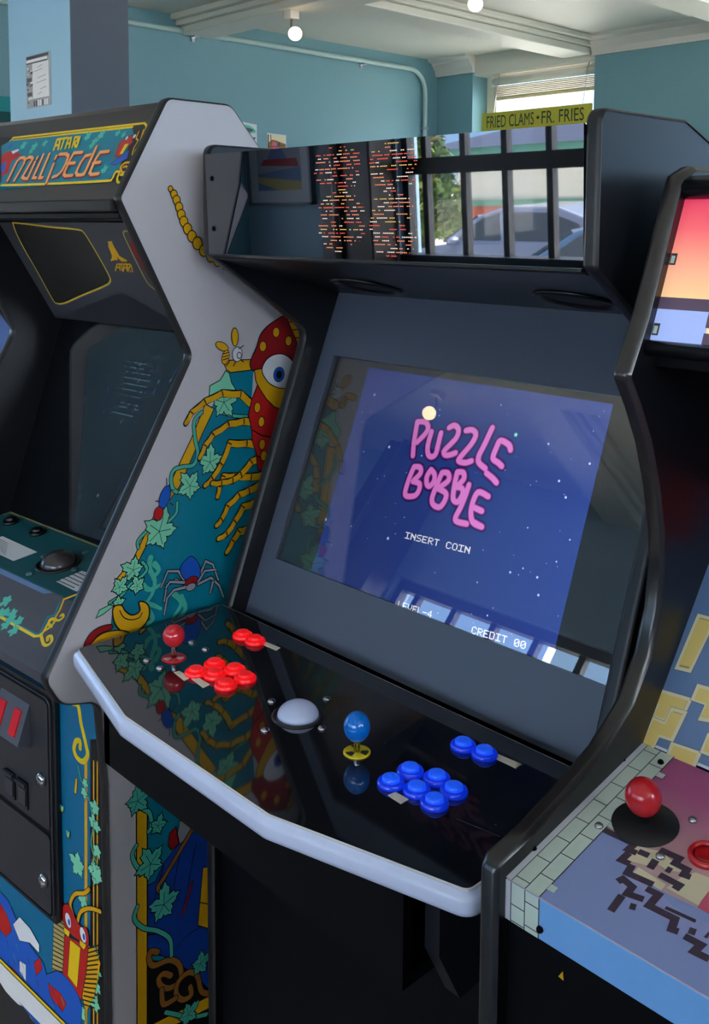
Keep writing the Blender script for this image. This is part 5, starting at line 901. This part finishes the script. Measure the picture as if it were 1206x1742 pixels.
# ------------------------------------------------------------------ the street outside the front windows (mirrored in the marquee)
GZ = -.35
ASPH = mat('pale_concrete_street', (172, 170, 164), .9, nscale=30, noise=.15); GRASS = mat('dry_green_grass', (116, 128, 84), .9, nscale=60, noise=.3)
tag(MB().box((-60, -12.4, GZ-.1), (30, Y0-.2, GZ), ASPH).build('street'), kind='structure')
tag(MB().box((-60, -12.8, GZ-.1), (30, -12.4, GZ+.12), mat('pale_concrete_kerb', (190, 186, 176), .8)).build('kerb'), kind='structure')
tag(MB().box((-90, -15.2, GZ-.1), (60, -12.8, GZ+.05), GRASS).build('lawn'), kind='structure')
tag(MB().box((-90, -90, GZ-.1), (60, -15.2, GZ+.05), ASPH).build('ground'), kind='structure')
tag(MB().box((-60, 7.0, GZ-.1), (30, 40, GZ), ASPH).build('yard'), kind='structure')
def car(name, loc, rz, paint, label, sc=1):
    t = thing(name, loc, label, 'car', rz=rz)
    P = lambda y0, y1, prof, m, nm, bev=.03, par=t, ins=0: MB().prism(prof, y0, y1, m, lambda q, a, c: (a, q, c)).build(nm, par, bevel=bev, seg=3)
    low = fillet([(-2.15, .32), (-2.2, .62), (-2.1, .74), (-1.0, .92), (.9, .98), (1.9, .96), (2.1, .86), (2.12, .35), (1.75, .25), (-1.8, .25)], .1, 4)
    body = P(-.88, .88, low, paint, 'body', .06)
    cab = fillet([(-1.05, .90), (-.35, 1.34), (.1, 1.47), (1.0, 1.46), (1.75, 1.22), (1.95, .95)], .08, 4)
    m_ = MB(); n = len(cab)
    vs = [(a, s*(.80-.16*max(0, (c-.92)/.55)), c) for s in (-1, 1) for a, c in cab]
    m_.add(vs, [tuple(range(n)), tuple(reversed(range(n, 2*n)))]+[(i, (i+1) % n, n+(i+1) % n, n+i) for i in range(n)], paint); cabn = m_.build('cabin', t, bevel=.03)
    G = mat('dark_car_window', (36, 44, 52), .06)
    for s in (-1, 1):
        for w4 in ([(-.72, 1.0), (-.28, 1.30), (.02, 1.38), (.12, 1.0)], [(.2, 1.0), (.13, 1.39), (.85, 1.38), (.95, 1.0)], [(1.03, 1.0), (.95, 1.36), (1.35, 1.24), (1.6, 1.02)]):
            v = [(a, s*(.806-.16*max(0, (c-.92)/.55)), c) for a, c in w4]; v2 = [(a, y-s*.02, c) for a, y, c in v]
            MB().add(v+v2, [(0, 1, 2, 3), (7, 6, 5, 4), (0, 4, 5, 1), (1, 5, 6, 2), (2, 6, 7, 3), (3, 7, 4, 0)], G).build('side_window', cabn)
    v = [(-1.0, -.72, .95), (-.40, -.62, 1.32), (-.40, .62, 1.32), (-1.0, .72, .95)]; MB().add(v+[(a-.02, y, c+.03) for a, y, c in v], [(0, 1, 2, 3), (7, 6, 5, 4), (0, 4, 5, 1), (1, 5, 6, 2), (2, 6, 7, 3), (3, 7, 4, 0)], G).build('windscreen', cabn)
    for x in (-1.32, 1.32):
        for s in (-1, 1):
            wl = MB().lathe([(.20, -.10), (.30, -.11), (.33, -.08), (.33, .08), (.30, .11), (.20, .10)], (x, s*.80, .0+.33), mat('tyre_rubber', (24, 24, 24), .8), 28, (0, 1, 0)).build('wheel', t)
            MB().lathe([(.20, -.08), (.20, .085), (.06, .10), (.0001, .1)], (x, s*.80, .33), ALU, 20, (0, s, 0)).build('rim', wl)
    for s in (-1, 1):
        MB().ball((-2.08, s*.62, .66), .11, mat('headlamp_lens', (210, 216, 220), .1), (1, 1, .6)).build('headlight', t); MB().box((2.05, s*.5-.15, .72), (2.14, s*.5+.2, .84), mat('tail_lamp_red', (150, 20, 24), .2)).build('tail_light', t, bevel=.02)
        MB().ball((-.62, s*.93, 1.0), .09, paint, (1, 1, .7)).build('mirror', t)
    return t
SILV = mat('silver_blue_car_paint', (82, 92, 114), .25, metal=.3, coat=.8); DKB = mat('steel_blue_car_paint', (48, 74, 102), .25, metal=.3, coat=.8)
car('car', (-8.9, -10.0, GZ), R(0), SILV, 'silver blue hatchback parked along the street, mirrored in the marquee')
car('car', (-5.75, -7.6, GZ), R(-12), DKB, 'nearer steel blue car low at the right end of the mirrored street')
# building across the street
BD = -.05
bl = thing('building', (-13, -21, GZ), 'low white building with brick base and green eaves, mirrored in the marquee', 'building')
bx0, bx1, by = -18.8, -7.0, -20.0
def wal(a, c, z0, z1, m, nm, par=bl, y=by, d=.3): return MB().box((a, y-d, z0), (c, y, z1), m).build(nm, par, True)
WHT = mat('white_painted_siding', (226, 224, 218), .8); BRK = mat('red_brick', (178, 96, 80), .9, nscale=25, noise=.2); GRN = mat('sea_green_fascia', (96, 150, 136), .6)
wal(bx0, -13.3, .75, 2.05, WHT, 'wall'); wal(-13.3, -11.9, .75, 2.05, mat('beige_siding', (196, 188, 170), .8), 'wall'); wal(-11.9, bx1, .75, 2.05, WHT, 'wall')
wal(bx0-.03, bx1+.03, GZ, .62, BRK, 'brick_base', y=by+.06, d=.4); wal(bx0-.04, bx1+.04, .62, .78, GRN, 'base_trim', y=by+.09, d=.4)
MB().box((bx0-.7, by-.3, 2.0), (bx1+.7, by+.85, 2.24), GRN).build('fascia', bl, True); MB().box((bx0-.6, by-.2, 1.95), (bx1+.6, by+.75, 2.0), WHT).build('soffit', bl, True)
MB().add([(bx0-.8, by+.95, 2.23), (bx1+.8, by+.95, 2.23), (bx1-.5, by-4, 3.9), (bx0+7.5, by-4, 3.9), (bx1+.8, by-9, 2.23), (bx0-.8, by-9, 2.23)], [(0, 1, 2, 3), (1, 4, 2), (0, 3, 5), (3, 2, 4, 5), (0, 5, 4, 1)], mat('slate_blue_shingles', (50, 56, 72), .9, spec=.1)).build('roof', bl, True)
for a in (-13.55, -10.9): wal(a-.14, a+.14, .0, 2.0, WHT, 'porch_post', y=by+.6, d=.22)
f_ = wal(-10.2, -9.2, .85, 2.05, TRIMW, 'window', y=by+.05, d=.1); wal(-10.1, -9.3, .95, 1.95, mat('sky_window', (120, 160, 200), .05), 'pane', par=f_, y=by+.07, d=.04)
for ch in (bl,): ch.location.z += 0
for a, c in ((bx0, bx1),): MB().box((a, -29, GZ), (a+.3, by-.3, 2.15), WHT).build('wall', bl, True)
MB().box((bx1-.3, -29, GZ), (bx1, by-.3, 2.15), WHT).build('wall', bl, True); MB().box((bx0, -29.3, GZ), (bx1, -29, 2.15), WHT).build('wall', bl, True)
bl.location.z += BD; bl.location.x -= .0
t = thing('flagpole', (-12.0, -16.5, GZ), 'tall white pole standing before the low building, mirrored in the marquee', 'pole'); MB().tube([(-12.0, -16.5, GZ), (-12.0, -16.5, 7)], .085, WHT, 14).build('shaft', t, True); MB().ball((-12.0, -16.5, 7.05), .12, WHT).build('finial', t, True)
# tree at the left of the mirrored street
def tree(loc, h, rad, label, leaves, seed):
    t = thing('tree', loc, label, 'tree'); random.seed(seed); x, y, z = loc
    tr = MB(); tr.tube([(x, y, z), (x+.05, y, z+h*.4), (x-.03, y+.05, z+h*.9)], .11, mat('grey_bark', (92, 80, 68), .9), 10)
    for k in range(9): a = random.random()*6.28; zz = z+h*(.3+.06*k); tr.tube([(x, y, zz), (x+rad*.6*math.cos(a), y+rad*.6*math.sin(a), zz+h*.12)], .03, MATS['grey_bark'], 6)
    tr.build('trunk', t, True)
    m = MB(); LM = [mat('olive_leaf', (122, 130, 66), .7), mat('green_leaf', (84, 112, 52), .7)]
    for k in range(leaves):
        v = random.random(); a = random.random()*6.28; zz = z+h*(.14+.92*v); rr = rad*(1.0-.85*v)*math.sqrt(random.random())*random.uniform(.7, 1.15)
        c = Vector((x+rr*math.cos(a), y+rr*math.sin(a), zz)); u = Vector((random.gauss(0, 1), random.gauss(0, 1), random.gauss(0, 1))).normalized(); q = u.orthogonal().normalized(); s = random.uniform(.07, .17)
        m.add([c-u*s, c+q*s*.5, c+u*s, c-q*s*.5], [(0, 1, 2, 3)], random.choice(LM))
    o = m.build('foliage', t, True, solid=False)
tree((-15.6, -15.0, GZ), 3.6, 1.25, 'olive green tree left of the low building, mirrored in the marquee', 9000, 3)
tree((-18.2, -16.2, GZ), 3.0, 1.3, 'second olive green tree further left, mirrored behind the light dots', 3600, 7)
